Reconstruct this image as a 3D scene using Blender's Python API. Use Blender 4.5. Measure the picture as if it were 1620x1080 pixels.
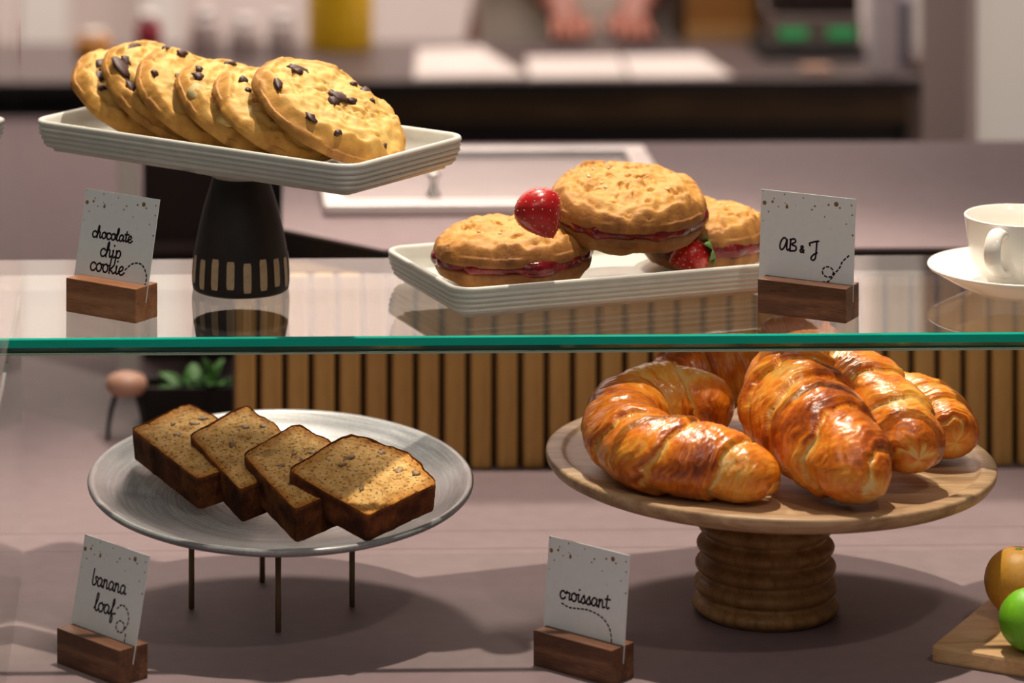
import bpy, bmesh, math, random
import numpy as np
from mathutils import Vector, Matrix

for o in list(bpy.data.objects):
    bpy.data.objects.remove(o)
SC = bpy.context.scene
COL = SC.collection
PI = math.pi

# ------------------------------------------------------------------ camera
F = 6000.0                      # focal length in pixels of the 1620x1080 frame
PX, PY = 449.0, -920.0          # principal point (level camera, shifted lens)
YAW = math.radians(1.42)
CAM = Vector((0, 0, 0.85))      # deck of the display case is z = 0
cd = bpy.data.cameras.new('camera')
cam = bpy.data.objects.new('camera', cd)
COL.objects.link(cam)
cam.location = CAM
cam.rotation_euler = (PI / 2, 0, -YAW)
cd.sensor_width = 36.0
cd.lens = F / 1620 * 36.0
cd.shift_x = (810 - PX) / 1620
cd.shift_y = -(540 - PY) / 1620
cd.clip_start = 0.05
cd.dof.use_dof = True
cd.dof.focus_distance = 2.66
cd.dof.aperture_fstop = 4.4
SC.camera = cam

# ------------------------------------------------------------------ world, lights, exposure
w = bpy.data.worlds.new('room_light')
SC.world = w
w.use_nodes = True
w.node_tree.nodes['Background'].inputs[0].default_value = (1.0, 0.90, 0.86, 1)
w.node_tree.nodes['Background'].inputs[1].default_value = 0.065
SC.view_settings.view_transform = 'Standard'
SC.view_settings.look = 'None'
SC.view_settings.gamma = 1.0
SC.view_settings.exposure = 0.25
SC.view_settings.use_curve_mapping = False
SC.cycles.use_denoising = True
SC.cycles.max_bounces = 10
SC.cycles.transparent_max_bounces = 16
SC.cycles.sample_clamp_indirect = 6.0


def spot(name, loc, target, power, size, color, radius, blend=0.5):
    l = bpy.data.lights.new(name, 'SPOT')
    l.energy = power
    l.spot_size = math.radians(size)
    l.spot_blend = blend
    l.shadow_soft_size = radius
    l.color = color
    o = bpy.data.objects.new(name, l)
    COL.objects.link(o)
    o.location = loc
    o.rotation_euler = (Vector(target) - Vector(loc)).to_track_quat('-Z', 'Y').to_euler()
    return o


def area(name, loc, target, power, sx, sy, color):
    l = bpy.data.lights.new(name, 'AREA')
    l.shape = 'RECTANGLE'
    l.size, l.size_y = sx, sy
    l.energy = power
    l.color = color
    o = bpy.data.objects.new(name, l)
    COL.objects.link(o)
    o.location = loc
    o.rotation_euler = (Vector(target) - Vector(loc)).to_track_quat('-Z', 'Y').to_euler()
    return o


WARM = (1.0, 0.86, 0.70)
spot('ceiling_spot_case', (0.45, 3.00, 2.60), (0.26, 2.68, 0.1), 245, 30, WARM, 0.028, 0.6)
spot('ceiling_spot_rear', (0.15, 4.15, 2.45), (0.28, 2.75, 0.1), 170, 27, WARM, 0.16, 0.6)
spot('ceiling_spot_front', (1.00, 1.20, 2.10), (0.25, 2.72, 0.12), 27, 36, WARM, 0.05, 0.7)
spot('added_counter_spot', (0.95, 3.75, 2.55), (0.72, 3.35, 0.1), 14, 34, (1, 0.87, 0.80), 0.05, 0.8)  # unseen lamp, added to light the raised counter separately
area('added_wall_wash', (0.5, 5.2, 2.45), (0.5, 6.4, 1.1), 125, 3.4, 0.5, (1, 0.88, 0.80))  # unseen area lamp, added to brighten the back wall
area('added_front_fill', (-0.3, 0.5, 1.9), (0.25, 2.7, 0.15), 7.0, 1.4, 0.8, (1, 0.92, 0.84))  # unseen fill added on the customer side for loaf and front faces
spot('added_pier_spot', (0.95, 2.1, 2.2), (0.92, 3.75, 0.22), 150, 13, (1, 0.89, 0.80), 0.05, 0.8)  # unseen narrow lamp, added to brighten the white pier
area('added_bar_fill', (0.5, 4.15, 2.3), (0.5, 4.95, 0.05), 22, 2.4, 0.3, (1, 0.88, 0.80))  # unseen lamp, added to lift the fronts of things on the back counter


# ------------------------------------------------------------------ pixel to place
def ray(px, py):
    fw = Vector((math.sin(YAW), math.cos(YAW), 0))
    rt = Vector((math.cos(YAW), -math.sin(YAW), 0))
    return fw + rt * ((px - PX) / F) + Vector((0, 0, -(py - PY) / F))


def atz(px, py, z):
    d = ray(px, py)
    return CAM + d * ((z - CAM.z) / d.z)


def aty(px, py, y):
    d = ray(px, py)
    return CAM + d * (y / d.y)


# ------------------------------------------------------------------ vector noise
def _hash(ix, iy, iz, seed):
    h = (ix.astype(np.int64) * 374761393 + iy.astype(np.int64) * 668265263 +
         iz.astype(np.int64) * 2147483647 + seed * 974634777) & 0xFFFFFFFF
    h = ((h ^ (h >> 13)) * 1274126177) & 0xFFFFFFFF
    h = (h ^ (h >> 16)) & 0xFFFFFFFF
    h = (h * 2246822519) & 0xFFFFFFFF
    return ((h ^ (h >> 15)) & 0xFFFFFF) / float(0xFFFFFF)


def vnoise(P, seed=0):
    P = np.asarray(P, float)
    I = np.floor(P).astype(np.int64)
    f = P - I
    u = f * f * f * (f * (f * 6 - 15) + 10)
    r = 0
    for dx in (0, 1):
        for dy in (0, 1):
            for dz in (0, 1):
                wgt = ((u[:, 0] if dx else 1 - u[:, 0]) * (u[:, 1] if dy else 1 - u[:, 1]) *
                       (u[:, 2] if dz else 1 - u[:, 2]))
                r = r + wgt * _hash(I[:, 0] + dx, I[:, 1] + dy, I[:, 2] + dz, seed)
    return r * 2 - 1


def fbm(P, octv=4, seed=0, gain=0.5, lac=2.03):
    P = np.asarray(P, float)
    a, s, t = 1.0, 0, 0
    for k in range(octv):
        s = s + a * vnoise(P, seed + 17 * k)
        t += a
        a *= gain
        P = P * lac + 3.7
    return s / t


def ridge(P, octv=3, seed=0):
    P = np.asarray(P, float)
    a, s, t = 1.0, 0, 0
    for k in range(octv):
        s = s + a * (1 - np.abs(vnoise(P, seed + 31 * k)))
        t += a
        a *= 0.5
        P = P * 2.1 + 5.1
    return s / t


# ------------------------------------------------------------------ object helpers
def mesh(name, verts, faces, mat, parent=None, smooth=True, origin=None, attrs=None):
    v = np.asarray(verts, float)
    if origin is not None:
        v = v - np.asarray(origin, float)
    me = bpy.data.meshes.new(name)
    me.from_pydata([tuple(p) for p in v], [], [tuple(int(i) for i in f) for f in faces])
    if smooth:
        me.polygons.foreach_set('use_smooth', [True] * len(me.polygons))
    if attrs:
        for k, a in attrs.items():
            at = me.attributes.new(k, 'FLOAT', 'POINT')
            at.data.foreach_set('value', np.asarray(a, np.float32))
    me.update()
    o = bpy.data.objects.new(name, me)
    COL.objects.link(o)
    if mat is not None:
        me.materials.append(mat)
    if origin is not None:
        o.location = origin
    if parent is not None:
        o.parent = parent
    return o


def bmobj(name, bm, mat, parent=None, smooth=False):
    bmesh.ops.recalc_face_normals(bm, faces=bm.faces[:])
    me = bpy.data.meshes.new(name)
    bm.to_mesh(me)
    bm.free()
    if smooth:
        me.polygons.foreach_set('use_smooth', [True] * len(me.polygons))
    o = bpy.data.objects.new(name, me)
    COL.objects.link(o)
    me.materials.append(mat)
    if parent is not None:
        o.parent = parent
    return o


def box(name, x0, x1, y0, y1, z0, z1, mat, parent=None, bevel=0.0, seg=2):
    bm = bmesh.new()
    bmesh.ops.create_cube(bm, size=1)
    for v in bm.verts:
        v.co = Vector((x0 + (v.co.x + .5) * (x1 - x0), y0 + (v.co.y + .5) * (y1 - y0), z0 + (v.co.z + .5) * (z1 - z0)))
    if bevel:
        bmesh.ops.bevel(bm, geom=bm.edges[:], offset=bevel, segments=seg, profile=0.6, affect='EDGES')
    return bmobj(name, bm, mat, parent)


def prism(name, poly, z0, z1, mat, parent=None, bevel=0.0):
    bm = bmesh.new()
    a = [bm.verts.new((x, y, z0)) for x, y in poly]
    b = [bm.verts.new((x, y, z1)) for x, y in poly]
    n = len(poly)
    bm.faces.new(a[::-1])
    bm.faces.new(b)
    for i in range(n):
        bm.faces.new((a[i], a[(i + 1) % n], b[(i + 1) % n], b[i]))
    if bevel:
        bmesh.ops.bevel(bm, geom=bm.edges[:], offset=bevel, segments=2, profile=0.6, affect='EDGES')
    return bmobj(name, bm, mat, parent)


def grid_faces(nr, nc, wrap=True, off=0):
    f = []
    for i in range(nr - 1):
        for j in range(nc if wrap else nc - 1):
            k = (j + 1) % nc
            f.append((off + i * nc + j, off + i * nc + k, off + (i + 1) * nc + k, off + (i + 1) * nc + j))
    return f


def lathe(name, prof, n, mat, parent=None, cx=0, cy=0, smooth=True, cap=True, attrs=None):
    """prof: list of (radius, z) going outward/upward; faces close at both ends when cap"""
    v, f = [], []
    for r, z in prof:
        for j in range(n):
            a = 2 * PI * j / n
            v.append((cx + r * math.cos(a), cy + r * math.sin(a), z))
    f = grid_faces(len(prof), n)
    if cap:
        f.append(tuple(range(n))[::-1])
        f.append(tuple((len(prof) - 1) * n + j for j in range(n)))
    o = mesh(name, v, f, mat, parent, smooth)
    fix(o)
    return o


def fix(o):
    bm = bmesh.new()
    bm.from_mesh(o.data)
    bmesh.ops.remove_doubles(bm, verts=bm.verts[:], dist=1e-6)
    bmesh.ops.recalc_face_normals(bm, faces=bm.faces[:])
    bm.to_mesh(o.data)
    bm.free()


def catmull(pts, n):
    P = np.asarray(pts, float)
    P = np.vstack([2 * P[0] - P[1], P, 2 * P[-1] - P[-2]])
    m = len(P) - 3
    t = np.linspace(0, m - 1e-6, n * 4)
    i = t.astype(int)
    u = (t - i)[:, None]
    a, b, c, d = P[i], P[i + 1], P[i + 2], P[i + 3]
    Q = 0.5 * (2 * b + (c - a) * u + (2 * a - 5 * b + 4 * c - d) * u ** 2 + (3 * b - a - 3 * c + d) * u ** 3)
    s = np.concatenate([[0], np.cumsum(np.linalg.norm(np.diff(Q[:, :3], axis=0), axis=1))])
    q = np.linspace(0, s[-1], n)
    return np.stack([np.interp(q, s, Q[:, k]) for k in range(Q.shape[1])], 1)


def tube(name, pts, rad, mat, parent=None, n=48, m=12, origin=None, cap=True):
    """round bar along a smooth path; rad is a number or one value per control point"""
    P = np.asarray(pts, float)
    R = np.full(len(P), rad) if np.isscalar(rad) else np.asarray(rad, float)
    Q = catmull(np.hstack([P, R[:, None]]), n)
    C, R = Q[:, :3], Q[:, 3]
    T = np.gradient(C, axis=0)
    T /= np.linalg.norm(T, axis=1)[:, None]
    ref = np.array([0, 0, 1.0]) if abs(T[0][2]) < .9 else np.array([1.0, 0, 0])
    v = []
    N = None
    for i in range(n):
        N = ref - T[i] * ref.dot(T[i]) if N is None else N - T[i] * N.dot(T[i])
        N = N / np.linalg.norm(N)
        B = np.cross(T[i], N)
        for j in range(m):
            a = 2 * PI * j / m
            v.append(C[i] + R[i] * (math.cos(a) * N + math.sin(a) * B))
    f = grid_faces(n, m)
    if cap:
        f.append(tuple(range(m))[::-1])
        f.append(tuple((n - 1) * m + j for j in range(m)))
    return mesh(name, v, f, mat, parent, True, origin)


def empty(name, loc, rz=0.0):
    o = bpy.data.objects.new(name, None)
    COL.objects.link(o)
    o.location = loc
    o.rotation_euler = (0, 0, rz)
    o.empty_display_size = 0.02
    return o


def tag(o, label=None, cat=None, group=None, kind=None):
    if label:
        o['label'] = label
    if cat:
        o['category'] = cat
    if group:
        o['group'] = group
    if kind:
        o['kind'] = kind
    return o


# ------------------------------------------------------------------ materials
class NT:
    def __init__(s, name):
        s.m = bpy.data.materials.new(name)
        s.m.use_nodes = True
        s.t = s.m.node_tree
        s.t.nodes.clear()
        s.out = s.n('ShaderNodeOutputMaterial')

    def n(s, typ, **kw):
        nd = s.t.nodes.new(typ)
        for k, v in kw.items():
            setattr(nd, k, v)
        return nd

    def l(s, a, b):
        s.t.links.new(a, b)


def ramp(nt, fac, stops):
    r = nt.n('ShaderNodeValToRGB')
    e = r.color_ramp.elements
    while len(e) < len(stops):
        e.new(0.5)
    for el, (p, c) in zip(e, stops):
        el.position = p
        el.color = (*c, 1)
    nt.l(fac, r.inputs[0])
    return r.outputs[0]


def coords(nt, scale=(1, 1, 1), rot=(0, 0, 0)):
    tc = nt.n('ShaderNodeTexCoord')
    mp = nt.n('ShaderNodeMapping')
    mp.inputs['Scale'].default_value = scale
    mp.inputs['Rotation'].default_value = rot
    nt.l(tc.outputs['Object'], mp.inputs[0])
    return mp.outputs[0]


def noise(nt, vec, scale, detail=4, rough=0.55, dist=0.0):
    n = nt.n('ShaderNodeTexNoise')
    n.inputs['Scale'].default_value = scale
    n.inputs['Detail'].default_value = detail
    n.inputs['Roughness'].default_value = rough
    n.inputs['Distortion'].default_value = dist
    if vec is not None:
        nt.l(vec, n.inputs['Vector'])
    return n.outputs['Fac']


def bsdf(nt, rough=0.5, spec=0.5, metal=0.0, coat=0.0, sss=0.0, color=None):
    b = nt.n('ShaderNodeBsdfPrincipled')
    b.inputs['Roughness'].default_value = rough
    b.inputs['Specular IOR Level'].default_value = spec
    b.inputs['Metallic'].default_value = metal
    b.inputs['Coat Weight'].default_value = coat
    b.inputs['Coat Roughness'].default_value = 0.15
    if sss:
        b.inputs['Subsurface Weight'].default_value = sss
        b.inputs['Subsurface Scale'].default_value = 0.004
    if color is not None:
        b.inputs['Base Color'].default_value = (*color, 1)
    nt.l(b.outputs[0], nt.out.inputs[0])
    return b


def bump(nt, b, h, strength=0.3, dist=0.001):
    n = nt.n('ShaderNodeBump')
    n.inputs['Strength'].default_value = strength
    n.inputs['Distance'].default_value = dist
    nt.l(h, n.inputs['Height'])
    nt.l(n.outputs[0], b.inputs['Normal'])


def plain(name, color, rough=0.5, spec=0.5, metal=0.0, var=0.08, scale=40, bstr=0.05, coat=0.0):
    nt = NT(name)
    b = bsdf(nt, rough, spec, metal, coat)
    v = coords(nt)
    f = noise(nt, v, scale)
    lo = tuple(c * (1 - var) for c in color)
    hi = tuple(min(1, c * (1 + var)) for c in color)
    nt.l(ramp(nt, f, [(0.3, lo), (0.7, hi)]), b.inputs['Base Color'])
    if bstr:
        bump(nt, b, noise(nt, v, scale * 6), bstr, 0.0006)
    return nt.m


def wood(name, c0, c1, c2, scale=(1, 8, 8), base=12, rough=0.45, rot=(0, 0, 0), bstr=0.12):
    nt = NT(name)
    b = bsdf(nt, rough, 0.4)
    v = coords(nt, scale, rot)
    f = noise(nt, v, base, 6, 0.6, 0.6)
    f2 = noise(nt, v, base * 7, 3, 0.6)
    mx = nt.n('ShaderNodeMath', operation='MULTIPLY_ADD')
    nt.l(f2, mx.inputs[0])
    mx.inputs[1].default_value = 0.35
    nt.l(f, mx.inputs[2])
    nt.l(ramp(nt, mx.outputs[0], [(0.42, c0), (0.66, c1), (0.86, c2)]), b.inputs['Base Color'])
    bump(nt, b, f2, bstr, 0.0006)
    return nt.m


def attr_mat(name, attr, stops, rough=0.5, spec=0.4, coat=0.0, nscale=300, namp=0.25, bstr=0.3, bdist=0.0006, sss=0.0,
             nscale2=None):
    """colour by a baked-in doneness attribute with grain on top"""
    nt = NT(name)
    b = bsdf(nt, rough, spec, 0, coat, sss)
    a = nt.n('ShaderNodeAttribute', attribute_name=attr)
    v = coords(nt)
    f = noise(nt, v, nscale, 4, 0.6)
    m = nt.n('ShaderNodeMath', operation='MULTIPLY_ADD')
    sb = nt.n('ShaderNodeMath', operation='SUBTRACT')
    nt.l(f, sb.inputs[0])
    sb.inputs[1].default_value = 0.5
    nt.l(sb.outputs[0], m.inputs[0])
    m.inputs[1].default_value = namp
    nt.l(a.outputs['Fac'], m.inputs[2])
    nt.l(ramp(nt, m.outputs[0], stops), b.inputs['Base Color'])
    bump(nt, b, noise(nt, v, nscale2 or nscale * 1.7, 4, 0.6), bstr, bdist)
    return nt.m


def glass_mat(name, tint, ior=1.5):
    """thin clear architectural glass: lets light through with a faint tint, mirrors at grazing angles"""
    nt = NT(name)
    tr = nt.n('ShaderNodeBsdfTransparent')
    tr.inputs[0].default_value = (*tint, 1)
    gl = nt.n('ShaderNodeBsdfGlossy')
    gl.inputs['Roughness'].default_value = 0.0
    gl.inputs['Color'].default_value = (1, 1, 1, 1)
    ge = nt.n('ShaderNodeNewGeometry')
    mr = nt.n('ShaderNodeMapRange')
    mr.inputs['To Min'].default_value = ior
    mr.inputs['To Max'].default_value = 1 / ior
    nt.l(ge.outputs['Backfacing'], mr.inputs['Value'])
    fr = nt.n('ShaderNodeFresnel')
    nt.l(mr.outputs[0], fr.inputs['IOR'])
    mx = nt.n('ShaderNodeMixShader')
    nt.l(fr.outputs[0], mx.inputs[0])
    nt.l(tr.outputs[0], mx.inputs[1])
    nt.l(gl.outputs[0], mx.inputs[2])
    nt.l(mx.outputs[0], nt.out.inputs[0])
    return nt.m


M = {}


def col(name, c, rough=0.5, **k):
    if name not in M:
        M[name] = plain(name, c, rough, **k)
    return M[name]


M['deck'] = plain('mauve_laminate', (0.225, 0.170, 0.180), 0.60, 0.12, var=0.05, scale=60, bstr=0.04)
M['deck_seam'] = plain('dark_mauve_seam', (0.16, 0.12, 0.12), 0.6)  # plain darker colour for the two thin lines across the deck
M['glass'] = glass_mat('clear_glass', (0.955, 0.985, 0.965))
M['glass_edge'] = plain('green_glass_edge', (0.0, 0.44, 0.325), 0.12, 0.6, var=0.06, scale=8, bstr=0)
M['ceramic'] = plain('grey_white_ceramic', (0.60, 0.61, 0.56), 0.32, 0.5, var=0.05, scale=90, bstr=0.03)
M['porcelain'] = plain('white_porcelain', (0.90, 0.87, 0.81), 0.16, 0.5, var=0.01, scale=10, bstr=0)
M['black_clay'] = plain('black_stoneware', (0.020, 0.015, 0.013), 0.55, 0.35, var=0.2, scale=80, bstr=0.06)
M['stripe'] = plain('tan_inlay', (0.50, 0.37, 0.22), 0.6, var=0.12, scale=200)
M['walnut'] = wood('walnut', (0.05, 0.020, 0.010), (0.125, 0.052, 0.026), (0.22, 0.10, 0.05), (1.2, 9, 9), 14, 0.5)
M['walnut_light'] = wood('warm_walnut', (0.16, 0.06, 0.025), (0.28, 0.115, 0.05), (0.36, 0.17, 0.085), (1.2, 9, 9), 14, 0.5)
M['acacia'] = wood('acacia', (0.20, 0.11, 0.055), (0.40, 0.25, 0.135), (0.56, 0.39, 0.23), (1.0, 9, 9), 7, 0.42,
                   rot=(0, 0, 0.25))
M['acacia_base'] = wood('turned_acacia', (0.16, 0.075, 0.022), (0.33, 0.175, 0.06), (0.44, 0.26, 0.10), (6, 6, 1.2), 14, 0.45)
M['paper'] = plain('white_card', (0.78, 0.82, 0.84), 0.8, 0.2, var=0.02, scale=200, bstr=0.02)
M['ink'] = plain('dark_plum_ink', (0.020, 0.008, 0.014), 0.6, 0.2, var=0.1)
M['gold'] = plain('bronze_ink', (0.26, 0.13, 0.045), 0.5, 0.4, var=0.2)
M['brass'] = plain('aged_brass', (0.20, 0.15, 0.08), 0.40, 0.5, metal=0.7, var=0.1, scale=60)
M['slat'] = wood('oak_slat', (0.38, 0.205, 0.055), (0.52, 0.30, 0.09), (0.60, 0.36, 0.125), (8, 8, 0.8), 6, 0.55)
M['slat_back'] = plain('dark_backing', (0.13, 0.075, 0.026), 0.8)
M['black'] = plain('matt_black', (0.012, 0.010, 0.010), 0.6, 0.3)
M['darkwood'] = wood('dark_brown_wood', (0.030, 0.014, 0.006), (0.060, 0.030, 0.010), (0.09, 0.05, 0.018), (1, 6, 6), 5, 0.6)
M['darkbox'] = plain('dark_brown_paint', (0.022, 0.012, 0.010), 0.6, 0.3)
M['steel'] = plain('brushed_steel', (0.72, 0.70, 0.69), 0.30, 0.5, metal=0.9, var=0.04, scale=30, bstr=0.03)
M['steel_pan'] = plain('satin_steel_pan', (0.42, 0.36, 0.36), 0.42, 0.5, metal=0.35, var=0.04, scale=30, bstr=0.03)
M['wall'] = plain('pinkish_white_wall', (0.72, 0.62, 0.585), 0.8, 0.2, var=0.03, scale=3, bstr=0.02)
M['whitepaint'] = plain('white_paint', (0.80, 0.74, 0.69), 0.6, 0.3, var=0.02, scale=3, bstr=0.02)
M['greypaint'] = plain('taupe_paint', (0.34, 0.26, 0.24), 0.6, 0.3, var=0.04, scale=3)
M['darktop'] = plain('dark_counter_top', (0.085, 0.06, 0.058), 0.45, 0.4, var=0.08, scale=30)

M['cookie'] = attr_mat('cookie_dough', 'toast', [(0.0, (0.62, 0.45, 0.17)), (0.35, (0.68, 0.42, 0.115)),
                       (0.65, (0.56, 0.28, 0.055)), (1.0, (0.27, 0.105, 0.022))], 0.62, 0.35, 0, 160, 0.30, 0.40, 0.0011)
M['oat'] = attr_mat('nut_cookie_dough', 'toast', [(0.0, (0.64, 0.37, 0.10)), (0.35, (0.58, 0.285, 0.06)),
                    (0.65, (0.40, 0.17, 0.04)), (1.0, (0.16, 0.055, 0.014))], 0.6, 0.35, 0, 200, 0.30, 0.45, 0.0011)
M['chocolate'] = plain('dark_chocolate', (0.060, 0.024, 0.020), 0.48, 0.4, var=0.35, scale=200, bstr=0.3)
M['oatflake'] = plain('pale_nut_bit', (0.70, 0.50, 0.24), 0.6, var=0.15, scale=200)
M['croissant'] = attr_mat('laminated_crust', 'bake', [(0.0, (0.82, 0.55, 0.20)), (0.25, (0.84, 0.37, 0.045)),
                          (0.5, (0.74, 0.195, 0.009)), (0.75, (0.38, 0.072, 0.005)), (1.0, (0.11, 0.022, 0.004))],
                          0.30, 0.5, 0.40, 170, 0.42, 0.50, 0.0010)
M['strawberry'] = plain('strawberry_red', (0.50, 0.012, 0.014), 0.28, 0.5, var=0.25, scale=60, bstr=0.15, coat=0.3)
M['seed'] = plain('strawberry_seed', (0.62, 0.36, 0.09), 0.4, var=0.2)
M['leaf'] = plain('calyx_green', (0.10, 0.20, 0.035), 0.5, var=0.3, scale=120)
M['plant'] = plain('plant_green', (0.075, 0.22, 0.045), 0.5, var=0.3, scale=40)
M['crust'] = attr_mat('loaf_crust', 'toast', [(0.0, (0.42, 0.17, 0.04)), (0.4, (0.24, 0.075, 0.018)),
                      (0.75, (0.095, 0.026, 0.008)), (1.0, (0.03, 0.009, 0.004))], 0.75, 0.25, 0, 420, 0.55, 0.7, 0.0012)
M['nut'] = plain('walnut_bit', (0.30, 0.16, 0.065), 0.5, var=0.4, scale=200, bstr=0.3)


def jam_mat():
    nt = NT('berry_jam')
    b = bsdf(nt, 0.14, 0.4, 0, 0.2)
    v = coords(nt)
    f = noise(nt, v, 90, 3)
    nt.l(ramp(nt, f, [(0.3, (0.05, 0.002, 0.003)), (0.6, (0.19, 0.006, 0.009)), (0.85, (0.34, 0.03, 0.025))]),
         b.inputs['Base Color'])
    bump(nt, b, noise(nt, v, 220, 3), 0.5, 0.002)
    return nt.m


M['jam'] = jam_mat()


def crumb_mat():
    nt = NT('banana_crumb')
    b = bsdf(nt, 0.75, 0.2)
    v = coords(nt)
    a = nt.n('ShaderNodeAttribute', attribute_name='toast')
    f = noise(nt, v, 110, 6, 0.65)
    vo = nt.n('ShaderNodeTexVoronoi')
    vo.inputs['Scale'].default_value = 330
    nt.l(v, vo.inputs['Vector'])
    # colour: mottled crumb, more orange beside the crust
    c1 = ramp(nt, f, [(0.28, (0.34, 0.15, 0.04)), (0.45, (0.70, 0.39, 0.125)), (0.72, (0.84, 0.55, 0.23))])
    c2 = ramp(nt, f, [(0.28, (0.34, 0.11, 0.015)), (0.7, (0.68, 0.30, 0.05))])
    mx = nt.n('ShaderNodeMix', data_type='RGBA')
    nt.l(a.outputs['Fac'], mx.inputs[0])
    nt.l(c1, mx.inputs[6])
    nt.l(c2, mx.inputs[7])
    # open pores
    po = ramp(nt, noise(nt, v, 400, 2, 0.5), [(0.36, (0.25, 0.25, 0.25)), (0.42, (1, 1, 1))])
    mm = nt.n('ShaderNodeMix', data_type='RGBA', blend_type='MULTIPLY')
    mm.inputs[0].default_value = 0.8
    nt.l(mx.outputs[2], mm.inputs[6])
    nt.l(po, mm.inputs[7])
    nt.l(mm.outputs[2], b.inputs['Base Color'])
    bump(nt, b, po, 0.6, 0.0012)
    return nt.m


M['crumb'] = crumb_mat()


def stoneware_mat():
    nt = NT('brushed_grey_glaze')
    b = bsdf(nt, 0.28, 0.5, 0, 0.2)
    tc = nt.n('ShaderNodeTexCoord')
    le = nt.n('ShaderNodeVectorMath', operation='LENGTH')
    nt.l(tc.outputs['Object'], le.inputs[0])
    ms = nt.n('ShaderNodeMath', operation='MULTIPLY')
    nt.l(le.outputs['Value'], ms.inputs[0])
    ms.inputs[1].default_value = 420
    cb = nt.n('ShaderNodeCombineXYZ')
    nt.l(ms.outputs[0], cb.inputs[0])
    ad = nt.n('ShaderNodeVectorMath', operation='MULTIPLY_ADD')
    nt.l(tc.outputs['Object'], ad.inputs[0])
    ad.inputs[1].default_value = (26, 26, 26)
    nt.l(cb.outputs[0], ad.inputs[2])
    f = noise(nt, ad.outputs[0], 1.0, 4, 0.6)
    f2 = noise(nt, coords(nt), 500, 3)
    m2 = nt.n('ShaderNodeMath', operation='MULTIPLY_ADD')
    nt.l(f2, m2.inputs[0])
    m2.inputs[1].default_value = 0.35
    nt.l(f, m2.inputs[2])
    nt.l(ramp(nt, m2.outputs[0], [(0.45, (0.135, 0.142, 0.150)), (0.7, (0.25, 0.262, 0.275)), (0.9, (0.40, 0.415, 0.425))]),
         b.inputs['Base Color'])
    bump(nt, b, f, 0.15, 0.0008)
    return nt.m


M['stoneware'] = stoneware_mat()


def emit_mat(name, color, s):
    nt = NT(name)
    e = nt.n('ShaderNodeEmission')
    e.inputs[0].default_value = (*color, 1)
    e.inputs[1].default_value = s
    nt.l(e.outputs[0], nt.out.inputs[0])
    return nt.m


# ================================================================== SETTING
ZS = 0.219            # top of the glass shelf
YS0 = atz(810, 531, ZS).y
YS1 = atz(810, 407, ZS).y
GT = 0.0115           # glass thickness
XL = -0.1235          # left glass side

# deck of the case, continued to the back on the left
dk = atz(370, 745, 0.0)                       # where the fluted front meets the deck
d1, d2 = atz(180, 690, 0.0), atz(38, 650, 0.0)
dl = (d2 - d1) * 8 + d1
deck = prism('floor', [(-1.2, 2.0), (1.3, 2.0), (1.3, 3.5), (dk.x, 3.5), (dk.x, dk.y), (d1.x, d1.y), (dl.x, dl.y), (-1.2, dl.y)], -0.04, 0.0, M['deck'])
tag(deck, kind='structure')
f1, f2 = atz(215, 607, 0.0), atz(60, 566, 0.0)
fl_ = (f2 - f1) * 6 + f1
dark = prism('shade_strip', [(dk.x, dk.y), (dk.x, f1.y - 0.02), (f1.x, f1.y), (fl_.x, fl_.y), (dl.x, dl.y), (d1.x, d1.y)], -0.04, -0.0005, col('painted_shade_mauve', (0.105, 0.078, 0.078), 0.6))  # band of shade beyond the deck edge, painted as a darker strip
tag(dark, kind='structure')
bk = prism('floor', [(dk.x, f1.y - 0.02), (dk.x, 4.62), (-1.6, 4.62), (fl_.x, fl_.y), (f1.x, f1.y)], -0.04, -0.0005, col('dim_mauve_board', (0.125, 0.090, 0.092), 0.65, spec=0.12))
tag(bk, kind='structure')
for py in (838, 866):
    y = atz(900, py, 0).y
    box('seam', -0.3, 1.2, y - 0.0006, y + 0.0006, -0.001, 0.00015, M['deck_seam'], deck)

# back wall of the room and the white pier on the right
wall = box('wall_back', -3.2, 4.2, 6.4, 6.5, -0.9, 2.8, M['wall'])
tag(wall, kind='structure')
fl = box('floor', -3.2, 4.2, 3.5, 6.4, -0.95, -0.9, col('dark_floor', (0.10, 0.075, 0.07), 0.6))
tag(fl, kind='structure')
p0, p1 = aty(1546, 200, 3.75), aty(1700, 200, 3.75)
pier = box('wall_right', p0.x, p1.x + 0.4, 3.75, 3.95, -0.9, 2.5, M['whitepaint'])
tag(pier, kind='structure')
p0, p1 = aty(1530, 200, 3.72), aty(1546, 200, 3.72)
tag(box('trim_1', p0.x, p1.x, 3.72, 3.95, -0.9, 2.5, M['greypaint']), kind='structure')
p0, p1 = aty(30, 60, 6.3), aty(108, 60, 6.3)
tag(box('trim_2', p0.x, p1.x, 6.28, 6.4, -0.9, 2.5, M['whitepaint']), kind='structure')
p0, p1 = aty(226, 60, 6.3), aty(284, 60, 6.3)
tag(box('trim_3', p0.x, p1.x, 6.28, 6.4, -0.9, 2.5, M['whitepaint']), kind='structure')

# raised service counter with the fluted oak front
ctr = empty('service_counter', (0.5, 3.07, 0))
tag(ctr, 'raised mauve counter with dark edge and fluted oak front behind the display', 'counter')
ZC = 0.18
ca, cb_, cc = atz(446, 362, ZC), atz(606, 395, ZC), atz(1620, 390, ZC)
cfar = atz(900, 226, ZC).y


def loc(o, p):
    for v in o.data.vertices:
        v.co -= p.location
    o.parent = p
    return o


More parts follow.
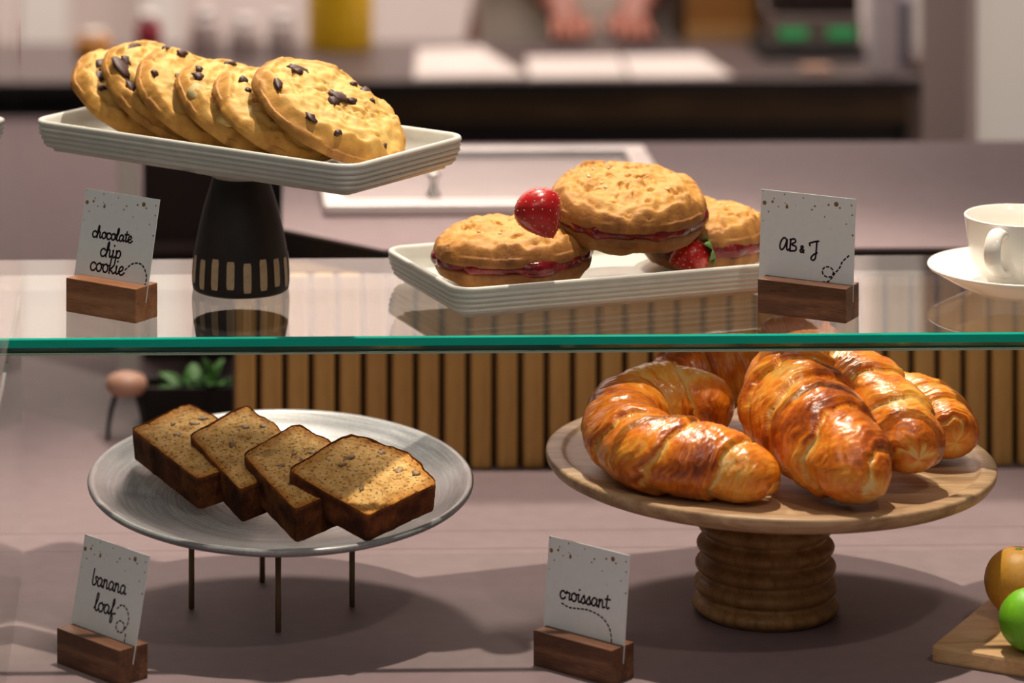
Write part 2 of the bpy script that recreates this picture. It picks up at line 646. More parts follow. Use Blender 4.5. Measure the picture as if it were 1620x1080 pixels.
poly = [(ca.x, ca.y), (cb_.x, cb_.y), (1.25, cc.y - 0.005), (1.25, cfar), (ca.x + 0.01, cfar)]
loc(prism('counter_top', poly, ZC - 0.002, ZC, M['deck']), ctr)
loc(prism('edge_band', [(x, y) for x, y in poly], ZC - 0.022, ZC - 0.002, M['black']), ctr)
px0 = atz(370, 745, 0.0)
loc(box('backing', px0.x, 1.25, px0.y + 0.012, px0.y + 0.05, 0.0, ZC - 0.022, M['slat_back']), ctr)
pitch = 0.0212
k = 0
slat_me = None
while px0.x + k * pitch < 0.86:
    x = px0.x + k * pitch + 0.001
    if slat_me is None:
        s = box('slat', 0, 0.0165, 0, 0.010, 0.0, ZC - 0.022, M['slat'], ctr, 0.003, 3)
        slat_me = s.data
    else:
        s = bpy.data.objects.new('slat', slat_me)
        COL.objects.link(s)
        s.parent = ctr
    s.location = Vector((x, px0.y, 0)) - ctr.location
    k += 1

# ------------------------------------------------------------------ glass case
sh = empty('glass_shelf', (0.3, YS0, ZS - GT))
tag(sh, 'clear glass shelf with polished green front edge carrying the upper row', 'shelf')
loc(box('pane', XL - 0.03, 1.2, YS0 + 0.002, YS1, ZS - GT, ZS, M['glass']), sh)
bm = bmesh.new()
prof = [(0.002, ZS - 0.0001), (0.0012, ZS), (0.0, ZS - 0.0010), (0.0, ZS - 0.0064)]
for x in (XL - 0.03, 1.2):
    for dy, z in prof:
        bm.verts.new((x, YS0 + dy, z))
bm.verts.ensure_lookup_table()
n = len(prof)
for i in range(n - 1):
    bm.faces.new((bm.verts[i], bm.verts[i + 1], bm.verts[n + i + 1], bm.verts[n + i]))
loc(bmobj('polished_edge', bm, M['glass_edge']), sh)
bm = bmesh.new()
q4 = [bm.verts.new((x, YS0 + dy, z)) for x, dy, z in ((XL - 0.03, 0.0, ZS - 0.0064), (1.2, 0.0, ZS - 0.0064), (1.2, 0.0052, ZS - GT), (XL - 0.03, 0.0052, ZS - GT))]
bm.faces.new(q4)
loc(bmobj('lower_bevel', bm, col('refraction_dark_green', (0.0, 0.075, 0.052), 0.15)), sh)  # dark refraction band of the glass edge, put into a deeper green
loc(box('lower_arris', XL - 0.03, 1.2, YS0 + 0.0036, YS0 + 0.0056, ZS - GT - 0.0012, ZS - GT - 0.0001,
        col('pale_green_arris', (0.42, 0.52, 0.42), 0.3)), sh)
yb = atz(38, 912, 0).y
side = box('side_glass', XL - 0.007, XL, 2.2, yb, 0.0, ZS - GT - 0.0002, M['glass'])
tag(side, 'lower glass pane closing the left side of the case under the shelf', 'glass pane')
side = box('side_glass', XL - 0.007, XL, 2.2, yb, ZS + 0.0002, 0.62, M['glass'])
tag(side, 'upper glass pane closing the left side of the case above the shelf', 'glass pane')


# ================================================================== TRAYS AND STANDS
def rrect(L, W, r, d, nc=7):
    """rounded rectangle outline shrunk by d"""
    hx, hy, r = L / 2 - d, W / 2 - d, max(r - d, 0.002)
    pts = []
    for cx, cy, a0 in ((hx - r, hy - r, 0), (-hx + r, hy - r, PI / 2), (-hx + r, -hy + r, PI), (hx - r, -hy + r, 3 * PI / 2)):
        for k in range(nc):
            a = a0 + PI / 2 * k / (nc - 1)
            pts.append((cx + r * math.cos(a), cy + r * math.sin(a)))
    return pts


def tray_mesh(name, L, W, H, mat, parent, z0=0.0, r=0.017):
    prof = [(0.030, 0.0), (0.012, 0.0), (0.011, 0.003), (0.0065, 0.0035)]
    zz = np.linspace(0.0040, H - 0.0045, 41)
    ph = (zz - zz[0]) / (zz[-1] - zz[0])
    for z, p in zip(zz, ph):
        g = 0.0018 * (0.5 - 0.5 * math.cos(2 * PI * 4 * p)) ** 0.6
        prof.append((0.0052 * (1 - p) ** 1.6 + 0.0012 - g * 0.9 + 0.0003, z))
    prof += [(0.0003, H - 0.0035), (0.0, H - 0.0022), (0.0006, H - 0.0006), (0.0020, H), (0.0038, H - 0.0005), (0.0050, H - 0.0022),
             (0.0075, H - 0.008), (0.0105, 0.0085), (0.0145, 0.0065), (0.024, 0.006)]
    v = []
    for d, z in prof:
        v += [(x, y, z + z0) for x, y in rrect(L, W, r, d)]
    nc = 28
    f = grid_faces(len(prof), nc)
    f.append(tuple(range(nc))[::-1])
    f.append(tuple((len(prof) - 1) * nc + j for j in range(nc)))
    o = mesh(name, v, f, mat, parent)
    fix(o)
    return o


TL_, TW_, TH_ = 0.292, 0.147, 0.0235
# --- cookie stand
base = atz(381, 456, ZS)
CT = Vector((0.0415, 2.748, 0))                      # tray centre in plan
st = empty('cookie_stand', (CT.x, CT.y, ZS))
tag(st, 'ribbed grey-white tray on a black pedestal with tan dashes', 'cake stand')
ZT = 0.337 - TH_ - ZS                                # tray foot above shelf
tr = tray_mesh('tray', TL_, TW_, TH_, M['ceramic'], st, 0.0)
tr.location = (0, 0, ZT)
tr.rotation_euler = (0, 0, math.radians(-38.5))
bx, by = base.x - CT.x, base.y - CT.y
prof = [(0.0, 0.0), (0.0335, 0.0), (0.0348, 0.0012), (0.0353, 0.005), (0.0352, 0.012), (0.0345, 0.022), (0.0330, 0.032),
        (0.0305, 0.045), (0.0275, 0.058), (0.0245, 0.068), (0.0220, 0.076), (0.0207, 0.081), (0.0203, 0.0850), (0.0203, 0.0880)]
ped = lathe('pedestal', prof, 72, M['black_clay'], st, bx, by)


def ped_r(z):
    return float(np.interp(z, [p[1] for p in prof[1:]], [p[0] for p in prof[1:]]))


lathe('collar', [(0.0206, 0.0815), (0.0222, 0.0830), (0.030, 0.0858), (0.044, 0.0895), (0.062, ZT + 0.0005), (0.0, ZT + 0.0005)],
      72, M['ceramic'], st, bx, by)
NS = 18
for i in range(NS):
    a = 2 * PI * (i + 0.35) / NS - PI / 2
    zs = np.linspace(0.0055 + 0.0012 * ((i * 7) % 3 - 1), 0.0265 + 0.001 * ((i * 5) % 3 - 1), 9)
    v, ff = [], []
    for q, z in enumerate(zs):
        half = 0.0029 * (0.8 if q in (0, 8) else 1.0)
        for s_ in (-1, -0.5, 0, 0.5, 1):
            rr = ped_r(z) + 0.00035
            aa = a + s_ * half / rr
            v.append((bx + rr * math.cos(aa), by + rr * math.sin(aa), z))
    mesh('dash', v, grid_faces(9, 5, False), M['stripe'], st)

# --- sandwich tray
z1 = ZS
pl, pf = atz(610, 390, ZS + TH_), atz(728, 456, ZS + TH_)
ANG = math.radians(18.2)
ex, ey = Vector((math.cos(ANG), math.sin(ANG), 0)), Vector((-math.sin(ANG), math.cos(ANG), 0))
ST = (pl + pf) / 2 + ex * (TL_ / 2 - 0.003)
ST.z = ZS
tr2 = tray_mesh('serving_tray', TL_, TW_, TH_, M['ceramic'], None)
tr2.location = ST
tr2.rotation_euler = (0, 0, ANG)
tag(tr2, 'ribbed grey-white rectangular tray holding the jam sandwich cookies', 'tray')


# --- loaf plate on brass legs
LP = atz(435, 962, 0)
LP.x += 0.004
TILT = math.radians(5.2)
plt_ = empty('plate_stand', (LP.x, LP.y, 0))
tag(plt_, 'grey brushed round plate on thin brass legs under the banana loaf', 'plate stand')
RP = 0.1375
pp = [(0.0, 0.0), (0.055, 0.0), (0.060, 0.0012), (0.085, 0.004), (0.112, 0.0095), (0.130, 0.0160), (0.1360, 0.0192), (RP, 0.0208),
      (0.1378, 0.0222), (0.1370, 0.0234), (0.1350, 0.0238), (0.1325, 0.0230), (0.124, 0.0185), (0.108, 0.0128), (0.085, 0.0088), (0.060, 0.0068),
      (0.030, 0.0062), (0.0, 0.0060)]
pl_o = lathe('plate', pp, 128, M['stoneware'], plt_, cap=False)
ZPL = 0.0715
pl_o.location = (0, 0.0, ZPL)
pl_o.rotation_euler = (TILT, math.radians(-0.3), 0)
feet = [(303, 962), (440, 999), (557, 959), (415, 920)]
for fx, fy in feet:
    p = atz(fx, fy, 0)
    top = ZPL + math.tan(TILT) * (p.y - LP.y) + 0.004
    lathe('leg', [(0.0019, 0.0), (0.0021, 0.0006), (0.0021, top), (0.0, top)], 16, M['brass'], plt_, p.x - LP.x, p.y - LP.y)

# --- acacia cake stand
WC = atz(1211, 968, 0)
ws = empty('cake_stand', (WC.x, WC.y, 0))
tag(ws, 'round acacia wood cake stand with ringed foot under the croissants', 'cake stand')
bp = [(0.0, 0.0), (0.046, 0.0)]
nb, zb0, zb1 = 7, 0.0, 0.097
for i in range(nb):
    za, zb = zb0 + (zb1 - zb0) * i / nb, zb0 + (zb1 - zb0) * (i + 1) / nb
    rr = 0.0520 - 0.0062 * (i / (nb - 1)) - (0.0 if i else 0.0)
    for q in range(1, 12):
        t = q / 12
        bp.append((rr - 0.0085 + 0.0085 * math.sin(PI * t) ** 0.7, za + (zb - za) * t))
bp += [(0.043, 0.0985), (0.0, 0.0985)]
bo = lathe('ringed_foot', bp, 96, M['acacia_base'], ws)
RW = 0.1595
ZW = 0.0975
wp = [(0.0, 0.0), (0.135, 0.0), (0.150, 0.0018), (0.1560, 0.0048), (0.1590, 0.0090), (RW, 0.0120), (0.1592, 0.0138), (0.1578, 0.0146), (0.1490, 0.0147),
      (0.1478, 0.0143), (0.1462, 0.0130), (0.1440, 0.0120), (0.138, 0.0117), (0.06, 0.0115), (0.0, 0.0115)]
wo = lathe('plate', wp, 144, M['acacia'], ws, cap=False)
wo.location = (0.003, 0, ZW)
wo.rotation_euler = (0, math.radians(0.8), 0)
ZW1 = ZW + 0.0115


# ================================================================== COOKIES
def nearest(V, u, v):
    d = (V[:, 0] - u) ** 2 + (V[:, 1] - v) ** 2
    return V[int(np.argmin(d))]


def cookie_geo(R, T, seed, stretch=1.0, rough=1.0, nr=44, na=132, wr=1.0, ea=0.03, fr_=55):
    rho = np.concatenate([np.linspace(0, 0.82, nr - 16)[1:], 1 - 0.18 * (1 - np.linspace(0, 1, 17)) ** 1.8])
    th = np.linspace(0, 2 * PI, na, endpoint=False)
    RH, TH = np.meshgrid(rho, th, indexing='ij')
    ring = np.stack([np.cos(th) * 1.3, np.sin(th) * 1.3, np.full(na, seed * 3.1)], 1)
    edge = 1 + ea * fbm(ring, 3, seed) + 0.012 * fbm(ring * 6, 2, seed + 5)
    X = R * stretch * RH * edge[None, :] * np.cos(TH)
    Y = R * RH * edge[None, :] * np.sin(TH)
    body = (1 - RH ** 7) ** 0.5 * (0.80 + 0.20 * (1 - RH ** 2))
    P = np.stack([X.ravel(), Y.ravel(), np.full(X.size, seed * 0.37)], 1)
    n1 = fbm(P * 42, 4, seed + 1).reshape(X.shape)
    n2 = fbm(P * 150, 3, seed + 2).reshape(X.shape)
    warp = fbm(P * 30, 2, seed + 8)[:, None] * 0.012
    rd = ridge((P + warp) * np.array([fr_, fr_, 1]), 3, seed + 3).reshape(X.shape)
    crack = np.clip((rd - 0.80) / 0.2, 0, 1) ** 1.5
    Z = T * body * (1 + 0.20 * rough * n1 + 0.06 * rough * n2) - 0.0026 * wr * crack * body
    # concentric slump wrinkles near the rim
    wv = np.sin((RH * 30 + 5 * n1)) * np.clip((RH - 0.5) / 0.4, 0, 1) * (RH < 0.97)
    Z += 0.0010 * wr * wv * (0.5 + 0.5 * n1)
    toast = 0.28 + 0.55 * np.clip((RH - 0.72) / 0.28, 0, 1) ** 1.6 + 0.22 * n1 + 0.16 * n2 + 0.22 * crack
    v = [(0, 0, float(Z[0].mean()))]
    v += list(zip(X.ravel(), Y.ravel(), Z.ravel()))
    t = [0.25] + list(toast.ravel())
    nring = len(rho)
    f = [(0, 1 + j, 1 + (j + 1) % na) for j in range(na)]
    f += grid_faces(nring, na, True, 1)
    f = [q[::-1] if len(q) == 4 else q for q in f]
    # underside: low rim then a flat base
    off = len(v)
    for rr, zz in ((0.985, -0.0010), (0.93, -0.0018), (0.5, -0.0016)):
        for j in range(na):
            v.append((R * stretch * rr * edge[j] * math.cos(th[j]), R * rr * edge[j] * math.sin(th[j]), zz))
            t.append(0.82)
    f += grid_faces(3, na, True, off)
    last = 1 + (nring - 1) * na
    for j in range(na):
        k_ = (j + 1) % na
        f.append((last + j, last + k_, off + k_, off + j))
    f.append(tuple(off + 2 * na + j for j in range(na)))
    return np.array(v), f, np.clip(t, 0, 1)


def blob(name, mat, parent, c, size, seed, flat=0.5, rot=0.0, sub=2):
    """irregular lump"""
    bm = bmesh.new()
    bmesh.ops.create_icosphere(bm, subdivisions=sub, radius=1)
    P = np.array([v.co[:] for v in bm.verts])
    d = 1 + 0.45 * vnoise(P * 1.6 + seed * 2.3, seed) + 0.2 * vnoise(P * 3.5, seed + 3)
    P = P * d[:, None] * np.array([size[0], size[1], size[0] * flat])
    ca_, sa_ = math.cos(rot), math.sin(rot)
    for v, p in zip(bm.verts, P):
        v.co = Vector((c[0] + p[0] * ca_ - p[1] * sa_, c[1] + p[0] * sa_ + p[1] * ca_, c[2] + p[2]))
    return bmobj(name, bm, mat, parent, True)


def frame(n, xhint):
    n = Vector(n).normalized()
    x = Vector(xhint)
    x = (x - n * x.dot(n)).normalized()
    y = n.cross(x)
    return Matrix((x, y, n)).transposed().to_4x4()


# place along and across the tray, radius, thickness, lean and turn in degrees, chips (u, v, size_u, size_v, rot) in the cookie's own plane
cook = [
    (-0.102, -0.006, 0.05, 0.016, 33, -3, 11, 'chocolate chip cookie at the far left end of the leaning row',
     [(-0.030, 0.020, .0085, .0060, .4), (-0.012, 0.034, .004, .003, 0), (-0.038, 0.008, .005, .004, 1), (-0.024, 0.012, .006, .0045, .8), (-0.044, -0.012, .003, .0025, 0)]),
    (-0.072, -0.007, 0.051, 0.0165, 38, 0, 12, 'chocolate chip cookie second from the left, a smear of chocolate on its rim',
     [(-0.048, 0.016, .0060, .0095, .2), (-0.020, 0.044, .0075, .0028, .5), (-0.045, -0.006, .0035, .006, 0), (-0.040, 0.022, .005, .004, .6), (-0.036, -0.022, .004, .006, .3)]),
    (-0.042, -0.007, 0.051, 0.0165, 37, 1, 13, 'chocolate chip cookie third from the left, deeply folded surface',
     [(-0.028, 0.004, .0045, .0035, .5), (-0.010, 0.036, .0045, .003, .2), (-0.034, -0.006, .005, .004, .7), (-0.046, 0.012, .003, .003, 0), (-0.022, 0.046, .004, .002, .3)]),
    (-0.002, -0.007, 0.0505, 0.0165, 34, 0, 14, 'pale chocolate chip cookie fourth from the left with a greenish lump of dough',
     [(-0.042, 0.020, .0045, .004, .3), (-0.036, 0.030, .0035, .003, .0), (0.006, 0.046, .006, .0025, .2)]),
    (0.031, -0.009, 0.05, 0.0155, 33, 5, 15, 'toasted brown-edged chocolate chip cookie tucked behind the frontmost one',
     [(-0.030, 0.026, .003, .0025, 0), (-0.034, 0.010, .0025, .003, 0)]),
    (0.069, 0.004, 0.061, 0.0165, 31, 7, 16, 'large frontmost chocolate chip cookie lying over the end of the row',
     [(-0.046, 0.013, .0028, .0085, -.3), (-0.044, 0.006, .0040, .0040, -.3), (-0.013, 0.032, .0080, .0046, -.45), (-0.018, 0.028, .004, .003, 0), (0.003, -0.001, .0075, .0052, -.2),
      (0.000, 0.006, .0045, .004, .3), (-0.006, -0.005, .004, .0035, .3), (0.012, -0.004, .0050, .0035, .2), (0.034, 0.010, .0052, .0042, .2), (0.027, 0.017, .0028, .0022, 0),
      (0.040, 0.016, .0032, .0024, 0), (0.043, -0.020, .0038, .0028, 0), (0.030, -0.004, .0025, .0018, 0),
      (-0.030, -0.044, .003, .0022, .1), (0.012, -0.050, .003, .002, .1), (-0.048, -0.030, .0035, .005, .3)]),
]
ta = math.radians(-38.5)
tlx, tly = Vector((math.cos(ta), math.sin(ta), 0)), Vector((-math.sin(ta), math.cos(ta), 0))
for (al, ac, R, T, phi, psi, seed, lab, chips) in cook:
    V, f, t = cookie_geo(R, T, seed, 1.0, 1.9, 52, 160, 2.6, 0.065)
    o = mesh('cookie', V, f, M['cookie'], None, True, None, {'toast': t})
    fix(o)
    phi, psi = math.radians(phi), math.radians(psi)
    hz = tlx * math.cos(psi) + tly * math.sin(psi)
    nn = hz * math.sin(phi) + Vector((0, 0, math.cos(phi)))
    mw = frame(nn, Vector((-hz.y, hz.x, 0)) + hz * 0.45)
    c = CT + tlx * al + tly * ac
    c.z = 0.337 - TH_ + 0.0072 + R * math.sin(phi)
    mw.translation = c
    o.matrix_world = mw
    tag(o, lab, 'cookie', 'chocolate chip cookies on the stand')
    for q, (u, v_, a, b, r) in enumerate(chips):
        p = nearest(V[:6000], u * R / 0.06, v_ * R / 0.06)
        blob('chocolate_chunk', M['chocolate'], o, (p[0], p[1], p[2] - 0.0006), (a * 1.15, b * 1.15), seed * 9 + q, 0.0022 / max(a, 0.002), r)
    if seed == 14:
        p = nearest(V[:6000], -0.040, 0.004)
        blob('dough_lump', col('pale_dough', (0.55, 0.43, 0.17), 0.6, scale=300, bstr=0.3), o, (p[0], p[1], p[2] - 0.002), (0.008, 0.0105), 5, 0.7, 0.2)
        p = nearest(V[:6000], -0.028, -0.026)
        blob('dough_crumb', col('yellow_dough', (0.70, 0.47, 0.15), 0.6, scale=300, bstr=0.3), o, (p[0], p[1], p[2] - 0.001), (0.009, 0.007), 7, 0.8, 0.4)


# ================================================================== JAM SANDWICHES
def sandwich(lab, mat4, R, stretch, seed, squash=1.0):
    root = bpy.data.objects.new('sandwich_cookie', None)
    COL.objects.link(root)
    root.empty_display_size = 0.02
    root.matrix_world = mat4
    tag(root, lab, 'cookie sandwich', 'jam sandwich cookies on the tray')
    Tb, Tt = 0.0165 * squash, 0.0190 * squash
    V, f, t = cookie_geo(R, Tb, seed, stretch, 1.0, 36, 130, 2.0)
    V[:, 2] *= -1                                     # lower biscuit, domed side down
    V[:, 2] += Tb
    o = mesh('bottom_cookie', V, f, M['oat'], root, True, None, {'toast': np.clip(t + 0.08, 0, 1)})
    fix(o)
    V, f, t = cookie_geo(R * 1.0, Tt, seed + 4, stretch, 1.5, 56, 180, 2.8, 0.03, 85)
    zj = Tb + 0.0082
    V[:, 2] += zj
    V[:, 2] -= 0.0015 * np.clip(np.hypot(V[:, 0] / stretch, V[:, 1]) / R, 0, 1) ** 4
    o = mesh('top_cookie', V, f, M['oat'], root, True, None, {'toast': t})
    fix(o)
    rng = random.Random(seed)
    for q in range(9):
        a, rr = rng.uniform(0, 2 * PI), R * math.sqrt(rng.uniform(0.02, 0.75))
        p = nearest(V[:4500], rr * math.cos(a) * stretch, rr * math.sin(a))
        blob('nut_bit', M['oatflake'], o, (p[0], p[1], p[2]), (0.0022, 0.0015), seed * 5 + q, 0.35, rng.uniform(0, 3), 1)
    # jam squeezed out at the rim
    na, ns = 120, 12
    th = np.linspace(0, 2 * PI, na, endpoint=False)
    ring = np.stack([np.cos(th) * 2.2, np.sin(th) * 2.2, np.full(na, seed * 1.0)], 1)
    out = 1.005 + 0.12 * fbm(ring, 3, seed + 9)
    v = []
    for s_ in range(ns):
        a = PI * s_ / (ns - 1) - PI / 2
        ra = out * R - 0.0035 + (0.0035 + 0.0012 * fbm(ring * 3, 2, seed + 2)) * math.cos(a)
        zz = Tb + 0.0041 + (0.0056 + 0.0009 * fbm(ring * 2.3, 2, seed + 6)) * math.sin(a)
        v += list(zip(ra * np.cos(th) * stretch, ra * np.sin(th), zz))
    f = grid_faces(ns, na)
    f.append(tuple(range(na))[::-1])
    f.append(tuple((ns - 1) * na + j for j in range(na)))
    o = mesh('jam', v, f, M['jam'], root)
    fix(o)
    return root


def pose(n, xh, c):
    m = frame(n, xh)
    m.translation = Vector(c)
    return m


ZI = ZS + 0.0062


def onst(a, b, z):
    p = ST + ex * a + ey * b
    p.z = z
    return p


sandwich('jam sandwich cookie lying flat at the left end of the tray', pose((-0.02, -0.04, 1), ex, onst(-0.0735, -0.003, ZI + 0.0022)), 0.0490, 1.18, 41)
sandwich('jam sandwich cookie at the right end beside the AB and J card', pose((0.0, -0.04, 1), ex, onst(0.0815, 0.004, ZI + 0.0020)), 0.0475, 1.0, 52)
sandwich('jam sandwich cookie propped on top of the others and tilted towards the front', pose((0.06, -0.20, 0.97), ex, onst(0.010, -0.014, 0.2570)), 0.0510, 1.15, 73)


def strawberry(lab, c, axis, L, R, seed, calyx=True):
    m4 = frame(axis, (1, 0.3, 0.2))
    m4.translation = Vector(c)
    nz, na = 30, 40
    root = bpy.data.objects.new('strawberry', None)
    COL.objects.link(root)
    root.empty_display_size = 0.01
    root.matrix_world = m4
    tag(root, lab, 'strawberry', 'strawberries on the tray')

    def rad(t):
        return R * (math.sin(PI * min(1, t * 1.02)) ** 0.55) * (1.12 - 0.62 * t ** 1.3) * 1.05

    seeds = []
    for i in range(95):
        t = 0.07 + 0.87 * (i + 0.5) / 95
        seeds.append((t, i * 2.39996))
    S = np.array([(rad(t) * math.cos(a), rad(t) * math.sin(a), -L * t) for t, a in seeds])
    v = []
    for i in range(nz):
        t = 0.5 - 0.5 * math.cos(PI * i / (nz - 1))
        r = max(rad(t), 0.0004)
        for j in range(na):
            a = 2 * PI * j / na
            p = np.array((r * math.cos(a), r * math.sin(a), -L * t))
            d = np.sqrt(((S - p) ** 2).sum(1)).min()
            k_ = 1 - 0.055 * math.exp(-(d / 0.0011) ** 2)
            v.append((p[0] * k_, p[1] * k_, p[2]))
    f = grid_faces(nz, na)
    f.append(tuple(range(na))[::-1])
    f.append(tuple((nz - 1) * na + j for j in range(na)))
    o = mesh('flesh', v, f, M['strawberry'], root)
    fix(o)
    bm = bmesh.new()
    for p in S:
        mm = bmesh.ops.create_icosphere(bm, subdivisions=1, radius=1)
        for q in mm['verts']:
            q.co = Vector((p[0] * 0.985 + q.co.x * 0.00055, p[1] * 0.985 + q.co.y * 0.00055, p[2] + q.co.z * 0.0008))
    tag(bmobj('seeds', bm, M['seed'], root, True), kind='stuff')
    if calyx:
        for i in range(7):
            a = 2 * PI * i / 7 + 0.2
            vv = []
            for q in range(6):
                t = q / 5
                wd = 0.0032 * math.sin(PI * (0.15 + 0.85 * t)) + 0.0002
                r0 = 0.001 + 0.0125 * t
                zz = 0.0015 + 0.002 * math.sin(PI * t) - 0.004 * t * t
                for s_ in (-1, 0, 1):
                    x, y = r0, s_ * wd
                    vv.append((x * math.cos(a) - y * math.sin(a), x * math.sin(a) + y * math.cos(a), zz + (0.0006 if s_ == 0 else 0)))
            lf = mesh('sepal', vv, grid_faces(6, 3, False), M['leaf'], root)
            md = lf.modifiers.new('thick', 'SOLIDIFY')
            md.thickness = 0.0004
    return root


c = aty(836, 301, 2.672)
strawberry('whole red strawberry perched beside the top sandwich cookie', c, (-0.42, 0.42, 0.80), 0.038, 0.0185, 3, False)
c = aty(1120, 396, 2.735)
strawberry('strawberry with green leaves tucked low between two sandwich cookies', c, (0.92, 0.0, 0.30), 0.030, 0.0140, 4, True)


# ================================================================== BANANA LOAF
def slice_(lab, A, Dp, Bp, thick, seed, zA, zD, zB):
    """A, D: ends of the bottom crust, B: top corner on A's side (pixels + heights)"""
    a, d, b = atz(*A, zA), atz(*Dp, zD), atz(*Bp, zB)
    ux = (d - a)
    Wd = ux.length
    ux.normalize()
    vy = (b - a)
    shear = 0.7 * vy.dot(ux)
    vy = (vy - ux * vy.dot(ux))
    Ht = vy.length
    vy.normalize()
    nz = ux.cross(vy)
    m4 = Matrix((ux, vy, nz)).transposed().to_4x4()
    m4.translation = a
    root = bpy.data.objects.new('banana_loaf_slice', None)
    COL.objects.link(root)
    root.empty_display_size = 0.02
    root.matrix_world = m4
    tag(root, lab, 'cake slice', 'banana loaf slices on the grey plate')
    rng = random.Random(seed)
    # outline
    key = [(0.02, 0.0), (0.5, -0.01), (0.98, 0.0), (1.0, 0.03), (1.03, 0.45), (1.06, 0.86), (1.03, 0.97), (0.86, 1.04), (0.68, 1.12), (0.52, 1.15),
           (0.36, 1.11), (0.18, 1.04), (-0.02, 0.97), (-0.05, 0.86), (-0.025, 0.45), (0.0, 0.03)]
    K = np.array(key + [key[0]]) * np.array([Wd, Ht])
    s = np.concatenate([[0], np.cumsum(np.linalg.norm(np.diff(K, axis=0), axis=1))])
    n = 200
    q = np.linspace(0, s[-1], n, endpoint=False)
    O = np.stack([np.interp(q, s, K[:, 0]), np.interp(q, s, K[:, 1])], 1)
    O[:, 0] += shear * np.clip(O[:, 1] / Ht, 0, 1.2)
    cen = np.array([Wd * 0.5 + 0.5 * shear, Ht * 0.52])
    up = np.clip((O[:, 1] / Ht - 0.8) / 0.25, 0, 1)
    P3 = np.hstack([O * 1.0, np.full((n, 1), seed * 0.11)])
    rag = fbm(P3 * 130, 3, seed)
    O = cen + (O - cen) * (1 + 0.022 * rag + 0.10 * up * fbm(P3 * 70, 3, seed + 1))[:, None]
    # crumb: cut faces
    rings = np.concatenate([np.linspace(1, 0.90, 8)[:-1], np.linspace(0.90, 0.04, 26)])
    v, tt = [], []
    for side_ in (0, 1):
        for r in rings:
            p = cen + (O - cen) * r
            z = np.full(n, 0.0)
            P = np.hstack([p, np.full((n, 1), seed * 0.7)])
            z = 0.0010 * fbm(P * 130, 4, seed + 4) - 0.0012 * np.clip(fbm(P * 330, 2, seed + 7) - 0.25, 0, 1) * 2
            z = z - 0.0012 * np.clip((r - 0.97) / 0.03, 0, 1)
            if side_:
                z = -thick - z
            v += list(zip(p[:, 0], p[:, 1], z))
            tt += list(np.clip((r - 0.74 + 0.08 * fbm(P * 60, 2, seed + 3)) / 0.22, 0, 1))
    m = len(rings)
    f = [x for x in grid_faces(m, n)]
    f += [x[::-1] for x in grid_faces(m, n, True, m * n)]
    f.append(tuple((m - 1) * n + j for j in range(n)))
    f.append(tuple(m * n + (m - 1) * n + j for j in range(n))[::-1])
    mesh('crumb', v, f, M['crumb'], root, True, None, {'toast': tt})
    # crust band round the edge
    ks = 22
    v, tt = [], []
    for kz in range(ks):
        t = kz / (ks - 1)
        z = -thick * t
        P = np.hstack([O, np.full((n, 1), z + seed)])
        bul = 1 + 0.006 * math.sin(PI * t) + 0.012 * fbm(P * 260, 3, seed + 11) * math.sin(PI * t) ** 0.5 + 0.03 * up * fbm(P * 70, 2, seed + 12)
        p = cen + (O - cen) * bul[:, None]
        zz = z + (0.0004 if kz == 0 else 0)
        v += [(x, y, zz) for x, y in p]
        tt += list(np.clip(0.72 - 0.45 * up + 0.35 * fbm(P * 90, 2, seed + 13) - 0.35 * (0.12 - min(t, 0.12)) / 0.12, 0, 1))
    mesh('crust', v, [x[::-1] for x in grid_faces(ks, n)], M['crust'], root, True, None, {'toast': tt})
    for q in range(7):
        u, vv = rng.uniform(0.15, 0.9) * Wd, rng.uniform(0.25, 0.98) * Ht
        u += shear * vv / Ht
        blob('walnut_piece', M['nut'], root, (u, vv, 0.0), (rng.uniform(0.0022, 0.005), rng.uniform(0.0016, 0.003)), seed * 7 + q, 0.22, rng.uniform(0, 3), 2)
    return root


slice_('banana loaf slice at the far left, leaning behind the others', (209, 678), (312, 758), (300, 638), 0.023, 21, 0.1175, 0.1045, 0.1270)
slice_('banana loaf slice second from the left with a dark fruit strand and cracked dome', (300, 688), (380, 775), (388, 637), 0.0255, 22, 0.1210, 0.1030, 0.1340)
slice_('banana loaf slice third from the left, mostly covered by the front slice', (384, 718), (466, 806), (472, 664), 0.0255, 23, 0.1195, 0.1025, 0.1320)
slice_('banana loaf slice in front at the right, lying on top of the others', (455, 743), (583, 816), (562, 686), 0.0205, 24, 0.1205, 0.1030, 0.1330)


